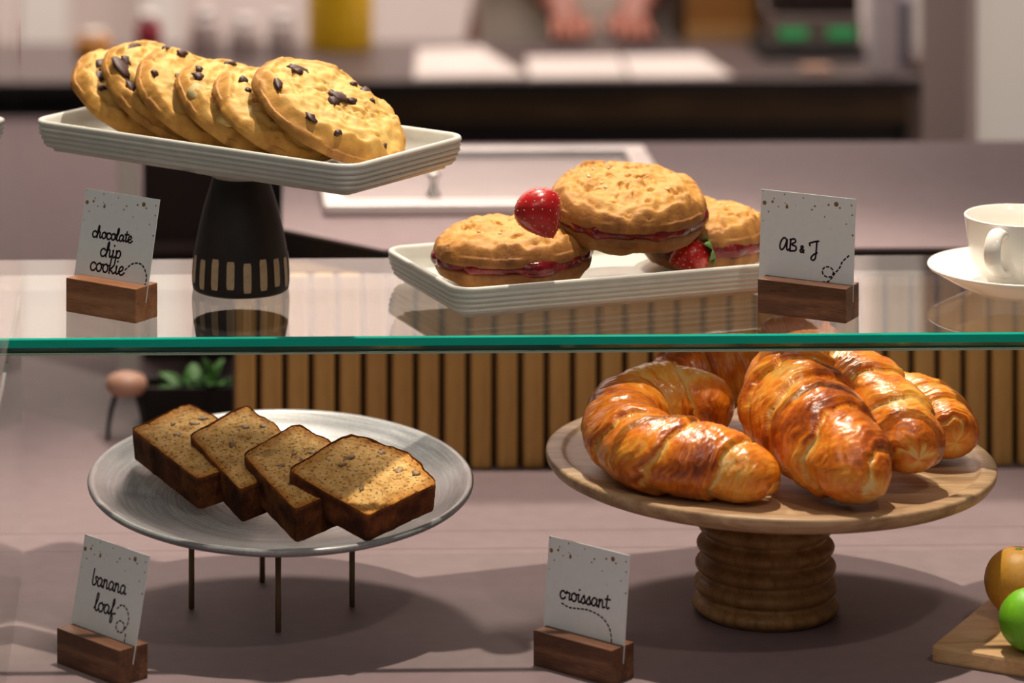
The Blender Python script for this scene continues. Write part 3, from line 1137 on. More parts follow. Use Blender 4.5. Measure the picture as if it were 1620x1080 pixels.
# ================================================================== CROISSANTS
def croissant(lab, pts, seed, bands=3.6, flat=0.86, n=340, m=128):
    """pts: (x, y, z, radius) along the crescent, tip to tip"""
    Q = catmull(np.array(pts), n)
    C, R = Q[:, :3], Q[:, 3]
    s = np.linspace(0, 1, n)
    T = np.gradient(C, axis=0)
    T /= np.linalg.norm(T, axis=1)[:, None]
    tipr = np.minimum(1, np.sqrt(np.clip(1 - np.abs(2 * s - 1) ** 16, 0, 1)) + 0.02)
    ph = np.linspace(0, 2 * PI, m, endpoint=False)
    v = np.zeros((n, m, 3))
    bake = np.zeros((n, m))
    upv = np.array([0, 0, 1.0])
    mid = 0.5
    for i in range(n):
        B = np.cross(T[i], upv)
        B /= np.linalg.norm(B)
        N = np.cross(B, T[i])
        d = abs(s[i] - mid) * 2
        sg = 1 if s[i] > mid else -1
        ring = np.stack([np.cos(ph) * 1.2 + seed, np.sin(ph) * 1.2, np.full(m, s[i] * 5)], 1)
        q = d * bands + 0.26 * np.sin(ph * 1 + seed + sg) + 0.24 * fbm(ring * 1.3, 3, seed) + 0.35
        fr = q - np.floor(q)
        step = 0.115 * (np.minimum(1, fr / 0.9) ** 0.8) - 0.055 * np.clip((fr - 0.9) / 0.1, 0, 1) ** 2
        bul = 0.05 * np.sin(PI * np.clip(fr, 0, 1))
        lam = np.stack([q * 26, np.cos(ph) * 2.2, np.sin(ph) * 2.2 + seed], 1)
        lm = fbm(lam, 3, seed + 3)
        W3 = np.stack([C[i][0] + R[i] * np.cos(ph), C[i][1] + R[i] * np.sin(ph), np.full(m, C[i][2])], 1)
        bl = ridge(W3 * 95, 3, seed + 5) * 1.6 - 1.1
        edge = np.exp(-((fr) / 0.07) ** 2) + np.exp(-((1 - fr) / 0.05) ** 2)
        lap = np.maximum(0, np.sin(2 * PI * (q * 6 + 0.6 * fbm(ring * 2, 2, seed + 7)))) * np.clip((fr - 0.55) / 0.4, 0, 1)
        mult = 1 + step + bul + 0.030 * lm - 0.026 * bl + 0.05 * fbm(W3 * 38, 2, seed + 21) - 0.05 * np.exp(-((fr) / 0.05) ** 2) + 0.030 * lap
        rr = R[i] * tipr[i] * mult
        cx, cz = np.cos(ph), np.sin(ph)
        cz = np.where(cz < 0, cz * 0.80, cz * flat / 0.86)
        v[i] = C[i] + (rr * cx)[:, None] * B + (rr * cz)[:, None] * N
        big = fbm(W3 * 34, 3, seed + 9)
        bake[i] = (0.50 + 0.48 * big + 0.20 * lm + 0.12 * bl - 0.55 * np.exp(-((fr) / 0.09) ** 2) + 0.10 * np.clip((fr - 0.6) / 0.4, 0, 1)
                   - 0.10 * lap - 0.16 * np.clip(-np.sin(ph), 0, 1) - 0.22 * np.clip((d - 0.95) / 0.05, 0, 1))
    V = v.reshape(-1, 3)
    f = grid_faces(n, m)
    f.append(tuple(range(m))[::-1])
    f.append(tuple((n - 1) * m + j for j in range(m)))
    org = (V[:, 0].mean(), V[:, 1].mean(), V[:, 2].min())
    o = mesh('croissant', V, f, M['croissant'], None, True, org, {'bake': np.clip(bake.ravel(), 0.0, 1)})
    fix(o)
    tag(o, lab, 'croissant', 'croissants on the wooden stand')
    return o


def cp(px, py, z, r):
    p = atz(px, py, z)
    return (p.x, p.y, p.z, r)


Z0 = ZW1
# left front
croissant('croissant curled at the left front, one horn lying along the plate rim', [
    cp(1232, 768, Z0 + 0.012, 0.0125), cp(1190, 752, Z0 + 0.019, 0.0200), cp(1115, 735, Z0 + 0.024, 0.0255), cp(1035, 722, Z0 + 0.026, 0.0265),
    cp(988, 690, Z0 + 0.029, 0.0260), cp(1000, 652, Z0 + 0.033, 0.0255), cp(1055, 636, Z0 + 0.036, 0.0245), cp(1115, 645, Z0 + 0.032, 0.0220), cp(1155, 668, Z0 + 0.022, 0.0160)], 5, 3.6)
# big centre one
croissant('largest glossy croissant in the middle with both horns pointing to the front right', [
    cp(1394, 782, Z0 + 0.014, 0.0165), cp(1356, 746, Z0 + 0.025, 0.0265), cp(1306, 702, Z0 + 0.035, 0.0335), cp(1266, 652, Z0 + 0.044, 0.0365),
    cp(1268, 614, Z0 + 0.053, 0.0350), cp(1322, 612, Z0 + 0.054, 0.0320), cp(1380, 642, Z0 + 0.047, 0.0290), cp(1426, 688, Z0 + 0.036, 0.0255), cp(1454, 728, Z0 + 0.027, 0.0200)], 8, 3.9)
croissant('small croissant end peeking out at the right rear of the stand', [
    cp(1512, 700, Z0 + 0.019, 0.0175), cp(1494, 680, Z0 + 0.023, 0.0215), cp(1466, 660, Z0 + 0.026, 0.0240), cp(1425, 645, Z0 + 0.025, 0.0225), cp(1380, 640, Z0 + 0.022, 0.0150)], 13, 2.6)
croissant('shaded croissant lying across the rear left of the pile', [
    cp(1046, 622, Z0 + 0.028, 0.0170), cp(1078, 605, Z0 + 0.034, 0.0250), cp(1122, 594, Z0 + 0.037, 0.0280), cp(1172, 592, Z0 + 0.036, 0.0250), cp(1212, 600, Z0 + 0.030, 0.0160)], 17, 2.6)
croissant('croissant at the top rear of the pile just under the glass shelf', [
    cp(1205, 562, Z0 + 0.062, 0.0150), cp(1240, 552, Z0 + 0.066, 0.0220), cp(1280, 552, Z0 + 0.066, 0.0220), cp(1316, 565, Z0 + 0.060, 0.0150)], 23, 2.6)


# ================================================================== CUP AND SAUCER
SC_ = atz(1612, 462, ZS)
sau = empty('saucer', (SC_.x, SC_.y, ZS))
tag(sau, 'white porcelain saucer on the glass shelf under the cup', 'saucer')
lathe('dish', [(0.0, 0.0), (0.030, 0.0), (0.033, 0.0010), (0.045, 0.0062), (0.058, 0.0135), (0.0645, 0.0172), (0.0655, 0.0185), (0.0650, 0.0196), (0.0635, 0.0196),
               (0.056, 0.0162), (0.044, 0.0105), (0.034, 0.0062), (0.026, 0.0052), (0.0, 0.0050)], 96, M['porcelain'], sau, cap=False)
lathe('foot_ring', [(0.0, 0.0001), (0.031, 0.0001), (0.032, 0.0008), (0.030, 0.0014), (0.0, 0.0014)], 64, M['porcelain'], sau)
cup = empty('tea_cup', (SC_.x, SC_.y, ZS + 0.0052))
tag(cup, 'white porcelain cup with a ring handle standing on the saucer', 'cup')
cpz = [(0.0, 0.0), (0.020, 0.0), (0.0215, 0.0012), (0.0225, 0.0035), (0.0290, 0.0085), (0.0338, 0.0170), (0.0362, 0.0280), (0.0378, 0.0400), (0.0390, 0.0490), (0.0392, 0.0500),
       (0.0384, 0.0507), (0.0372, 0.0502), (0.0360, 0.0400), (0.0342, 0.0270), (0.0316, 0.0170), (0.0260, 0.0085), (0.0150, 0.0055), (0.0, 0.0050)]
lathe('bowl', cpz, 96, M['porcelain'], cup, cap=False)
ha = math.radians(238)
hd = Vector((math.cos(ha), math.sin(ha), 0))
hp = [(0.0365, 0.0425), (0.043, 0.0455), (0.0505, 0.0435), (0.0550, 0.0365), (0.0545, 0.0275), (0.0490, 0.0205), (0.0415, 0.0165), (0.0320, 0.0140)]
h = tube('handle', [(hd.x * r, hd.y * r, z) for r, z in hp], [0.0036, .0034, .0034, .0036, .0037, .0036, .0034, .0036], M['porcelain'], cup, 48, 16)
hs = hd.cross(Vector((0, 0, 1)))
for v in h.data.vertices:                     # strap-like cross-section
    k = v.co.dot(hs)
    v.co += hs * k * 0.75


# ================================================================== CARDS AND HOLDERS
GL = {
    'c': ([[(.75, .82), (.5, 1), (.15, .8), (.05, .4), (.25, .03), (.6, .05), (.85, .3)]], .85),
    'h': ([[(.05, .2), (.35, 1.2), (.36, 1.9), (.2, 1.7), (.1, .6), (.08, 0)], [(.1, .45), (.35, .95), (.58, .85), (.6, .3), (.7, .03), (.95, .2)]], .95),
    'o': ([[(.5, 1), (.15, .8), (.08, .4), (.3, .02), (.65, .1), (.8, .5), (.65, .9), (.5, 1), (.75, .85), (1, .9)]], .95),
    'l': ([[(.0, .2), (.4, 1.2), (.45, 1.85), (.25, 1.8), (.15, .9), (.2, .15), (.45, 0), (.65, .2)]], .62),
    'a': ([[(.75, .85), (.4, 1), (.08, .6), (.15, .1), (.45, .05), (.75, .5), (.8, .95), (.75, .4), (.85, .05), (1.05, .2)]], 1.02),
    't': ([[(.35, 1.6), (.25, .5), (.35, .05), (.65, .2)], [(0, 1.12), (.75, 1.2)]], .65),
    'e': ([[(.0, .3), (.5, .55), (.62, .88), (.35, 1), (.08, .6), (.2, .08), (.55, .02), (.85, .3)]], .82),
    'i': ([[(.1, .8), (.2, 1), (.15, .3), (.3, .03), (.55, .2)], [(.24, 1.5), (.28, 1.56)]], .52),
    'p': ([[(.1, .8), (.2, 1), (.16, .2), (.08, -.8)], [(.16, .6), (.5, 1.02), (.8, .7), (.65, .15), (.2, .1)]], .9),
    'k': ([[(.2, 1.8), (.12, .8), (.1, 0)], [(.68, 1), (.4, .65), (.16, .45), (.45, .25), (.7, .02), (.95, .2)]], .92),
    'b': ([[(.1, 1.8), (.06, .8), (.1, .12), (.45, .03), (.7, .4), (.5, .9), (.62, 1), (.85, .95)]], .85),
    'n': ([[(.05, .8), (.15, 1), (.1, 0)], [(.12, .45), (.4, .98), (.6, .8), (.6, .3), (.72, .03), (.95, .2)]], .95),
    'f': ([[(.0, .2), (.5, 1.2), (.55, 1.75), (.36, 1.7), (.3, .6), (.2, -.6), (.4, -.75), (.5, -.2), (.35, .1), (.9, .35)]], .75),
    'r': ([[(.05, .7), (.2, 1.05), (.22, .85), (.6, .85), (.55, .4), (.6, .04), (.85, .2)]], .8),
    's': ([[(-.05, .15), (.45, 1.0), (.5, .75), (.62, .3), (.4, .0), (.1, .1)], [(.4, .02), (.8, .2)]], .78),
    'A': ([[(.95, 1.35), (.6, 1.6), (.2, 1.1), (.08, .4), (.3, .05), (.7, .5), (1.0, 1.45), (.95, .5), (1.05, .05), (1.3, .25)]], 1.28),
    'B': ([[(.2, 1.5), (.12, .7), (.1, 0)], [(.1, 1.4), (.6, 1.6), (.8, 1.25), (.3, .85), (.85, .65), (.8, .15), (.1, .02)]], 1.15),
    '&': ([[(.65, .0), (.3, .55), (.25, .9), (.5, .95), (.5, .65), (.1, .3), (.3, 0), (.7, .4)]], .95),
    'J': ([[(.05, .9), (.0, 1.15), (.35, 1.3), (.8, 1.45), (1.05, 1.5)], [(.85, 1.45), (.8, .4), (.7, -.5), (.4, -.75), (.2, -.5), (.5, -.1), (.9, .15)]], 1.0),
    ' ': ([], .5),
}


def ribbon(bm, pts, wd, z):
    P = catmull(np.array([(x, y, 0) for x, y in pts]), max(6, 5 * len(pts))) if len(pts) > 2 else np.array([(x, y, 0) for x, y in pts], float)
    T = np.gradient(P, axis=0)
    T /= (np.linalg.norm(T, axis=1)[:, None] + 1e-12)
    P[0] -= T[0] * wd * 0.4
    P[-1] += T[-1] * wd * 0.4
    prev = None
    for p, t in zip(P, T):
        a = bm.verts.new((p[0] - t[1] * wd / 2, p[1] + t[0] * wd / 2, z))
        b = bm.verts.new((p[0] + t[1] * wd / 2, p[1] - t[0] * wd / 2, z))
        if prev:
            bm.faces.new((prev[0], prev[1], b, a))
        prev = (a, b)


def disc(bm, x, y, r, z, sx=1.0, n=12):
    vs = [bm.verts.new((x + r * sx * math.cos(2 * PI * k / n), y + r * math.sin(2 * PI * k / n), z)) for k in range(n)]
    bm.faces.new(vs)


DOTS = [(.04, .14, .022), (.80, .075, .024), (.125, .12, .014), (.14, .085, .008), (.28, .16, .016), (.28, .14, .010), (.25, .03, .008), (.19, .165, .008), (.085, .23, .008),
        (.26, .12, .006), (.575, .12, .010), (.545, .16, .009), (.72, .09, .011), (.84, .11, .010), (.96, .07, .009), (.97, .17, .009), (.91, .27, .008),
        (.98, .38, .010), (.68, .22, .007), (.45, .045, .007), (.37, .13, .005), (.03, .33, .006), (.75, .34, .004), (.02, .015, .007)]
BL, BW, BH = 0.066, 0.0255, 0.0240
CW, CH = 0.0685, 0.0715


def card(px, py, zb, theta, lean, lines, trail, wood_m, lab_c, lab_h, blen=BL, cw=CW):
    """px,py: the front lower right corner of the wooden block; theta: yaw"""
    p = atz(px, py, zb)
    rz = -math.radians(theta)
    hx, hy = Vector((math.cos(rz), math.sin(rz), 0)), Vector((-math.sin(rz), math.cos(rz), 0))
    hold = None
    ctr_ = p - hx * (blen / 2) + hy * (BW / 2)
    # block with a sloping saw-cut slot
    la = math.tan(math.radians(lean))
    s0, sw, sd = 0.0015, 0.0016, 0.0125
    prof = [(-BW / 2, 0), (BW / 2, 0), (BW / 2, BH), (s0 + sw + 0.0002, BH), (s0 + sw - la * sd, BH - sd), (s0 - la * sd, BH - sd), (s0 - 0.0002, BH), (-BW / 2, BH)]
    bm = bmesh.new()
    A = [bm.verts.new((-blen / 2, y, z)) for y, z in prof]
    B = [bm.verts.new((blen / 2, y, z)) for y, z in prof]
    bm.faces.new(A)
    bm.faces.new(B[::-1])
    for i in range(8):
        bm.faces.new((A[i], B[i], B[(i + 1) % 8], A[(i + 1) % 8]))
    ed = [e for e in bm.edges if not all(abs(v.co.y - s0) < 0.006 for v in e.verts)]
    bmesh.ops.bevel(bm, geom=ed, offset=0.0006, segments=2, profile=0.6, affect='EDGES')
    hold = bmobj('card_holder', bm, wood_m)
    hold.location = ctr_
    hold.rotation_euler = (0, 0, rz)
    tag(hold, lab_h, 'card holder', 'wooden card holders')
    # card: local x right, y up, z towards the viewer
    root = bpy.data.objects.new('price_card', None)
    COL.objects.link(root)
    root.empty_display_size = 0.01
    m = Matrix.Rotation(rz, 4, 'Z') @ Matrix.Rotation(PI / 2 - math.radians(lean), 4, 'X')
    m.translation = ctr_ + hx * (blen / 2 - cw / 2) + hy * (s0 + sw / 2 - la * (sd - 0.0004)) + Vector((0, 0, BH - sd + 0.0006))
    root.matrix_world = m
    tag(root, lab_c, 'sign card', 'lettered cards')
    bm = bmesh.new()
    bmesh.ops.create_cube(bm, size=1)
    for v in bm.verts:
        v.co = Vector((v.co.x * cw, (v.co.y + .5) * CH, v.co.z * 0.0007))
    bmobj('card', bm, M['paper'], root)
    z = 0.00045
    bm = bmesh.new()
    for text, u0, u1, vt, slope in lines:
        wtot = sum(GL[ch][1] for ch in text)
        sc = (u1 - u0) * cw / wtot
        x = (u0 - 0.5) * cw
        for ch in text:
            for st_ in GL[ch][0]:
                ribbon(bm, [(x + a * sc, CH * (1 - vt) + b * sc * 0.95 + slope * (x / cw) * CH) for a, b in st_], 0.0013, z)
            x += GL[ch][1] * sc
    bmobj('lettering', bm, M['ink'], root)
    bm = bmesh.new()
    for u, v, r in DOTS:
        disc(bm, (u - 0.5) * cw, CH * (1 - v * 0.93), r * cw, z)
    bmobj('bronze_dots', bm, M['gold'], root)
    bm = bmesh.new()
    for tpts in trail:
        P = catmull(np.array([((u - .5) * cw, CH * (1 - v), 0) for u, v in tpts]), 200)
        s = np.concatenate([[0], np.cumsum(np.linalg.norm(np.diff(P, axis=0), axis=1))])
        q = 0.0
        while q < s[-1]:
            a, b = q, min(q + 0.0017, s[-1])
            pts = [(np.interp(t, s, P[:, 0]), np.interp(t, s, P[:, 1])) for t in (a, (a + b) / 2, b)]
            ribbon(bm, pts, 0.00105, z)
            q += 0.0034
    bmobj('dashed_trail', bm, M['ink'], root)
    return root


def ring_pts(u, v, ru, rv):
    return [(u + ru * math.cos(t), v + rv * math.sin(t)) for t in np.linspace(0, 2 * PI, 12)]


card(214, 512, ZS, 37, 13, [('chocolate', .17, .71, .455, -.0), ('chip', .31, .59, .625, 0), ('cookie', .20, .66, .775, 0)],
     [[(.67, .72), (.76, .65), (.88, .645), (.96, .74), (.955, .85), (.90, .94)]], M['walnut_light'],
     'white card lettered chocolate chip cookie', 'reddish walnut block holding the chocolate chip cookie card', 0.062, 0.066)
card(1338, 512, ZS, 31, 4, [('AB', .21, .41, .575, 0), ('&', .425, .49, .575, 0), ('J', .53, .62, .575, 0)],
     [[(.945, .555), (.88, .62), (.85, .685), (.80, .745), (.77, .79), (.73, .83), (.66, .84)], ring_pts(.73, .735, .058, .05)], M['walnut'],
     'white card lettered AB and J', 'dark walnut block holding the AB and J card', 0.066, 0.071)
card(188, 1086, 0.0, 49, 12, [('banana', .22, .74, .42, .02), ('loaf', .31, .62, .64, .02)],
     [[(.65, .56), (.71, .515), (.79, .535), (.84, .61), (.83, .68), (.79, .73)], ring_pts(.735, .71, .062, .052), [(.83, .76), (.83, .83)]], M['walnut'],
     'white card lettered banana loaf', 'walnut block holding the banana loaf card')
card(967, 1086, 0.0, 43, 6, [('croissant', .18, .79, .545, .02)],
     [[(.21, .595), (.30, .615), (.38, .61), (.525, .595), (.67, .615), (.76, .66), (.82, .73), (.845, .84), (.845, .92)]], M['walnut'],
     'white card lettered croissant', 'walnut block holding the croissant card')


# ================================================================== CITRUS BOARD
bd = [atz(1474, 1022, 0.012), atz(1566, 942, 0.012), atz(1700, 900, 0.012), atz(1720, 1100, 0.012), atz(1640, 1063, 0.012)]
b0, b1 = atz(1474, 1020, 0.012), atz(1566, 945, 0.012)
b2 = atz(1622, 1062, 0.012)
e1 = Vector((b1.x - b0.x, b1.y - b0.y)).normalized()
e2 = Vector((e1.y, -e1.x))
brd = prism('cutting_board', [(b0.x, b0.y), (b0.x + e1.x * 0.2, b0.y + e1.y * 0.2), (b0.x + e1.x * 0.2 + e2.x * 0.3, b0.y + e1.y * 0.2 + e2.y * 0.3), (b0.x + e2.x * 0.3, b0.y + e2.y * 0.3)],
            0.0, 0.012, wood('maple_board', (0.38, 0.20, 0.08), (0.56, 0.34, 0.16), (0.66, 0.44, 0.23), (1.2, 8, 8), 9, 0.5, rot=(0, 0, -0.7)), None, 0.0022)
tag(brd, 'light wooden cutting board at the lower right under the citrus', 'cutting board')


def fruit(name, lab, cat, c, r, mat, seed, sx=1.0, stem=True):
    root = empty(name, (c.x, c.y, c.z - r))
    tag(root, lab, cat)
    bm = bmesh.new()
    bmesh.ops.create_uvsphere(bm, u_segments=64, v_segments=40, radius=r)
    P = np.array([v.co[:] for v in bm.verts])
    nrm = P / np.linalg.norm(P, axis=1)[:, None]
    P = P * (1 + 0.02 * fbm(nrm * 1.5, 2, seed) + 0.004 * fbm(nrm * 22, 2, seed))[:, None]
    P[:, 0] *= sx
    pole = np.exp(-((nrm[:, 2] - 1) / 0.03) ** 2)
    P[:, 2] -= 0.05 * r * pole
    for v, p in zip(bm.verts, P):
        v.co = Vector((p[0], p[1], p[2] + r))
    bmobj('rind', bm, mat, root, True)
    lathe('stem_button', [(0.0, 2 * r * 0.972), (0.0022, 2 * r * 0.972), (0.0026, 2 * r * 0.978), (0.0018, 2 * r * 0.984), (0.0, 2 * r * 0.985)], 14, M['leaf'], root, cap=False)
    return root


zo = 0.012 + 0.024
fruit('orange', 'yellow-orange citrus fruit on the cutting board behind the lime', 'orange', atz(1612, 920, zo + 0.001), 0.0240, col('orange_rind', (0.62, 0.30, 0.035), 0.42, scale=300, bstr=0.25), 4)
zo = 0.012 + 0.0215
fruit('lime', 'bright green lime on the cutting board at the right edge', 'lime', atz(1636, 980, zo + 0.0005), 0.0215, col('lime_rind', (0.16, 0.46, 0.015), 0.38, scale=300, bstr=0.2), 6, 1.12)


# ================================================================== BACKGROUND
# steel drip tray with rinser on the raised counter
a0, a1 = atz(512, 343, ZC), atz(512, 248, ZC)
x0, x1 = a0.x, a0.x + 0.30
y0, y1 = a0.y, a1.y
dt = empty('drip_tray', ((x0 + x1) / 2, (y0 + y1) / 2, ZC))
tag(dt, 'shiny steel drip tray with a rinser set on the mauve counter', 'drip tray')
for (xa, xb, ya, yb_) in ((x0, x1, y0, y0 + 0.030), (x0, x1, y1 - 0.02, y1), (x0, x0 + 0.02, y0 + 0.030, y1 - 0.02), (x1 - 0.02, x1, y0 + 0.030, y1 - 0.02)):
    loc(box('rim', xa, xb, ya, yb_, ZC, ZC + 0.010, M['steel'], None, 0.003), dt)
loc(box('pan', x0 + 0.018, x1 - 0.018, y0 + 0.028, y1 - 0.018, ZC + 0.0002, ZC + 0.003, M['steel_pan']), dt)
rp = atz(688, 304, ZC + 0.01)
r_ = lathe('rinser_post', [(0.0, ZC + .003), (0.006, ZC + .003), (0.006, ZC + .006), (0.0035, ZC + .008), (0.0035, ZC + .018), (0.006, ZC + .020), (0.006, ZC + .023), (0, ZC + .024)], 20, M['steel'], None, rp.x, rp.y + 0.02)
loc(r_, dt)

# dark cabinet left of the counter, white post, wire stand, planter
a = atz(226, 560, 0.0)
y = 3.43
xa, xb = aty(226, 500, y).x, ca.x - 0.002
cab = empty('low_cabinet', ((xa + xb) / 2, y, 0))
tag(cab, 'dark brown low cabinet standing behind the black pedestal', 'cabinet')
loc(box('body', xa, xb, y, y + 0.06, 0, 0.20, M['darkbox'], None, 0.002), cab)
loc(box('shelf_board', xa + 0.004, xb - 0.004, y - 0.012, y - 0.0005, 0.098, 0.108, col('dark_shelf', (0.05, 0.032, 0.028), 0.5)), cab)
p = atz(203, 604, 0.0)
post = empty('white_post', (p.x, p.y, 0))
tag(post, 'slim white upright post beside the dark cabinet', 'post')
loc(box('shaft', p.x - 0.0095, p.x + 0.0095, p.y - 0.008, p.y + 0.008, 0.004, 0.27, M['whitepaint'], None, 0.002), post)
loc(box('foot', p.x - 0.013, p.x + 0.013, p.y - 0.012, p.y + 0.012, 0.0, 0.0045, M['whitepaint'], None, 0.001), post)
p = atz(200, 690, 0.0)
wst = empty('wire_stand', (p.x, p.y, 0))
tag(wst, 'small black wire stand with a rounded wooden top behind the loaf plate', 'stand')
for sx_, sy_ in ((-1, -1), (1, -1), (1, 1), (-1, 1)):
    tube('leg', [(sx_ * 0.016, sy_ * 0.012, 0.0), (sx_ * 0.013, sy_ * 0.010, 0.02), (sx_ * 0.008, sy_ * 0.006, 0.038)], 0.0017, M['black'], wst, 12, 8)
lathe('wooden_top', [(0.0, 0.036), (0.013, 0.036), (0.017, 0.040), (0.0175, 0.045), (0.015, 0.050), (0.008, 0.053), (0.0, 0.0535)], 32,
      col('pinkish_wood', (0.50, 0.27, 0.19), 0.5), wst, cap=False)
p = atz(298, 678, 0.0)
pln = empty('planter', (p.x, p.y, 0))
tag(pln, 'low black planter box with green leaves in front of the cabinet', 'planter')
hw = 0.040
for (xa, xb, ya, yb_) in ((-hw, hw, 0, .003), (-hw, hw, .033, .036), (-hw, -hw + .003, .003, .033), (hw - .003, hw, .003, .033)):
    box('box_side', xa, xb, ya, yb_, 0, 0.034, M['black'], pln)
box('soil', -hw + .003, hw - .003, .003, .033, 0.0005, 0.028, col('soil', (0.035, 0.022, 0.015), 0.9), pln)
rng = random.Random(8)
for i in range(34):
    a = rng.uniform(0, 2 * PI)
    L = rng.uniform(0.022, 0.042)
    x0_, y0_ = rng.uniform(-0.004, 0.034), rng.uniform(0.010, 0.026)
    el = rng.uniform(0.35, 1.2)
    vv = []
    for q in range(6):
        t = q / 5
        wd = 0.0075 * math.sin(PI * (0.08 + 0.90 * t)) ** 0.8
        r0 = L * t * math.cos(el)
        zz = 0.027 + L * t * math.sin(el) - 0.010 * t * t
        for s_ in (-1, 0, 1):
            vv.append((x0_ + r0 * math.cos(a) - s_ * wd * math.sin(a), y0_ + r0 * math.sin(a) * 0.6 + s_ * wd * math.cos(a), zz - (0.001 if s_ == 0 else 0)))
    lf = mesh('leaf', vv, grid_faces(6, 3, False), M['plant'], pln)
    lf.modifiers.new('thick', 'SOLIDIFY').thickness = 0.0006

# back bar
YB = 4.63
zt = aty(900, 126, YB).z
bx1 = aty(1512, 126, YB).x
lx1 = aty(1440, 126, YB).x
bb = empty('back_counter', (0.2, YB, -0.9))
tag(bb, 'long dark back counter with brown wooden front at the rear of the room', 'counter')
loc(box('counter_top', -1.6, bx1, YB, YB + 0.29, zt - 0.0135, zt, M['darktop'], None, 0.002), bb)
loc(box('black_edge', -1.6, bx1, YB - 0.004, YB - 0.0002, zt - 0.0145, zt - 0.0005, M['black']), bb)
loc(box('front_board', aty(330, 150, YB).x, lx1, YB + 0.012, YB + 0.03, zt - 0.056, zt - 0.0137, M['darkwood']), bb)
loc(box('toe_recess', -1.6, lx1, YB + 0.032, YB + 0.06, -0.9, zt - 0.0137, M['black']), bb)
loc(box('end_leg', lx1 + 0.001, aty(1492, 126, YB).x, YB + 0.01, YB + 0.08, -0.9, zt - 0.0137, col('grey_brown_leg', (0.13, 0.09, 0.075), 0.6)), bb)


def onbar(px, py):
    return atz(px, py, zt)


papw = col('menu_paper', (0.62, 0.54, 0.50), 0.8, scale=8)
for (pa, pb, pc, pd, lab) in (((660, 80), (760, 76), (836, 122), (655, 124), 'white paper sheet lying on the back counter, leftmost of three'),
                              ((832, 92), (978, 90), (992, 123), (838, 124), 'white paper sheet on the back counter, middle one of three'),
                              ((984, 90), (1108, 88), (1160, 122), (998, 124), 'white paper sheet on the back counter, rightmost of three')):
    q = [onbar(*t) for t in (pd, pc, pb, pa)]
    o = prism('paper_sheet', [(t.x, t.y) for t in q], zt + 0.0002, zt + 0.0016, papw)
    tag(o, lab, 'paper', 'papers on the back counter')


def can(name, lab, cat, px0, px1, py_b, hgt, mat, prof=None, capm=None, n=28):
    a, b = onbar(px0, py_b), onbar(px1, py_b)
    r = (b.x - a.x) / 2
    c = (a + b) / 2
    root = empty(name, (c.x, c.y + r, zt))
    tag(root, lab, cat)
    pr = prof or [(0.0, 0.0), (0.94, 0.0), (1.0, 0.03), (1.0, 0.80), (0.92, 0.86), (0.62, 0.93), (0.60, 1.0), (0.0, 1.0)]
    lathe('body', [(q * r, z * hgt) for q, z in pr], n, mat, root, cap=False)
    if capm is not None:
        lathe('cap', [(0.0, hgt * 0.985), (0.70 * r, hgt * 0.985), (0.72 * r, hgt), (0.72 * r, hgt * 1.12), (0.66 * r, hgt * 1.15), (0.0, hgt * 1.15)], n, capm, root, cap=False)
    return root


CY = [(0.0, 0.0), (0.97, 0.0), (1.0, 0.02), (1.0, 0.97), (0.96, 1.0), (0.0, 1.0)]
can('tumbler_bottle', 'tall pale bottle at the right end of the back counter', 'bottle', 1376, 1428, 118, 0.17, col('pale_lilac_plastic', (0.55, 0.50, 0.52), 0.4), CY, M['whitepaint'])
p = onbar(1433, 110)
o = box('blue_box', p.x - 0.002, p.x + 0.012, p.y + 0.02, p.y + 0.06, zt, zt + 0.085, col('slate_blue', (0.12, 0.11, 0.16), 0.5), None, 0.001)
tag(o, 'narrow slate blue box beside the pale bottle', 'box')
can('yellow_canister', 'bright yellow canister on the back counter behind the cookies', 'canister', 488, 592, 84, 0.15, col('yellow_paint', (0.90, 0.55, 0.008), 0.4), CY, None, 40)
can('sauce_bottle', 'red sauce bottle with pale cap behind the cookies', 'bottle', 214, 256, 95, 0.050, col('sauce_red', (0.36, 0.03, 0.05), 0.35), None, M['whitepaint'])
can('honey_jar', 'squat amber honey jar at the left of the back counter', 'jar', 118, 176, 97, 0.030, col('amber', (0.60, 0.24, 0.03), 0.3), None, col('cream_cap', (0.66, 0.56, 0.48), 0.5))
clear = col('frosted_jar', (0.62, 0.51, 0.48), 0.15)
for (a, b, hh, lab) in ((300, 350, 0.05, 'small glass jar with steel lid, left of the jars behind the cookies'), (362, 412, 0.042, 'small glass jar with steel lid, middle one behind the cookies'),
                        (424, 470, 0.046, 'small glass jar with steel lid next to the yellow canister')):
    g = can('spice_jar', lab, 'jar', a, b, 90, hh, clear, None, M['steel'])
    g['group'] = 'jars on the back counter'
# wooden crate, scale
a, b = onbar(1084, 66), onbar(1196, 66)
cr = empty('wooden_crate', ((a.x + b.x) / 2, a.y, zt))
tag(cr, 'orange-brown wooden crate on the back counter', 'crate')
cw_ = (b.x - a.x)
crm = wood('crate_wood', (0.25, 0.10, 0.02), (0.36, 0.16, 0.035), (0.45, 0.22, 0.06), (1, 6, 6), 6, 0.5)
box('front_board', -cw_ / 2, cw_ / 2, 0.004, 0.012, 0.0, 0.12, crm, cr, 0.001)
box('lower_rail', -cw_ / 2, cw_ / 2, -0.004, 0.0035, 0.0, 0.020, col('light_crate_wood', (0.50, 0.28, 0.10), 0.5), cr, 0.001)
for s_ in (-1, 1):
    box('side_post', s_ * (cw_ / 2 + 0.005) - 0.005, s_ * (cw_ / 2 + 0.005) + 0.005, -0.003, 0.09, 0.0, 0.125, M['darkwood'], cr, 0.001)
a, b = onbar(1205, 96), onbar(1372, 96)
kw = b.x - a.x
kt = empty('counter_scale', ((a.x + b.x) / 2, a.y, zt))
tag(kt, 'black counter scale with green lit readouts on the back counter', 'scale')
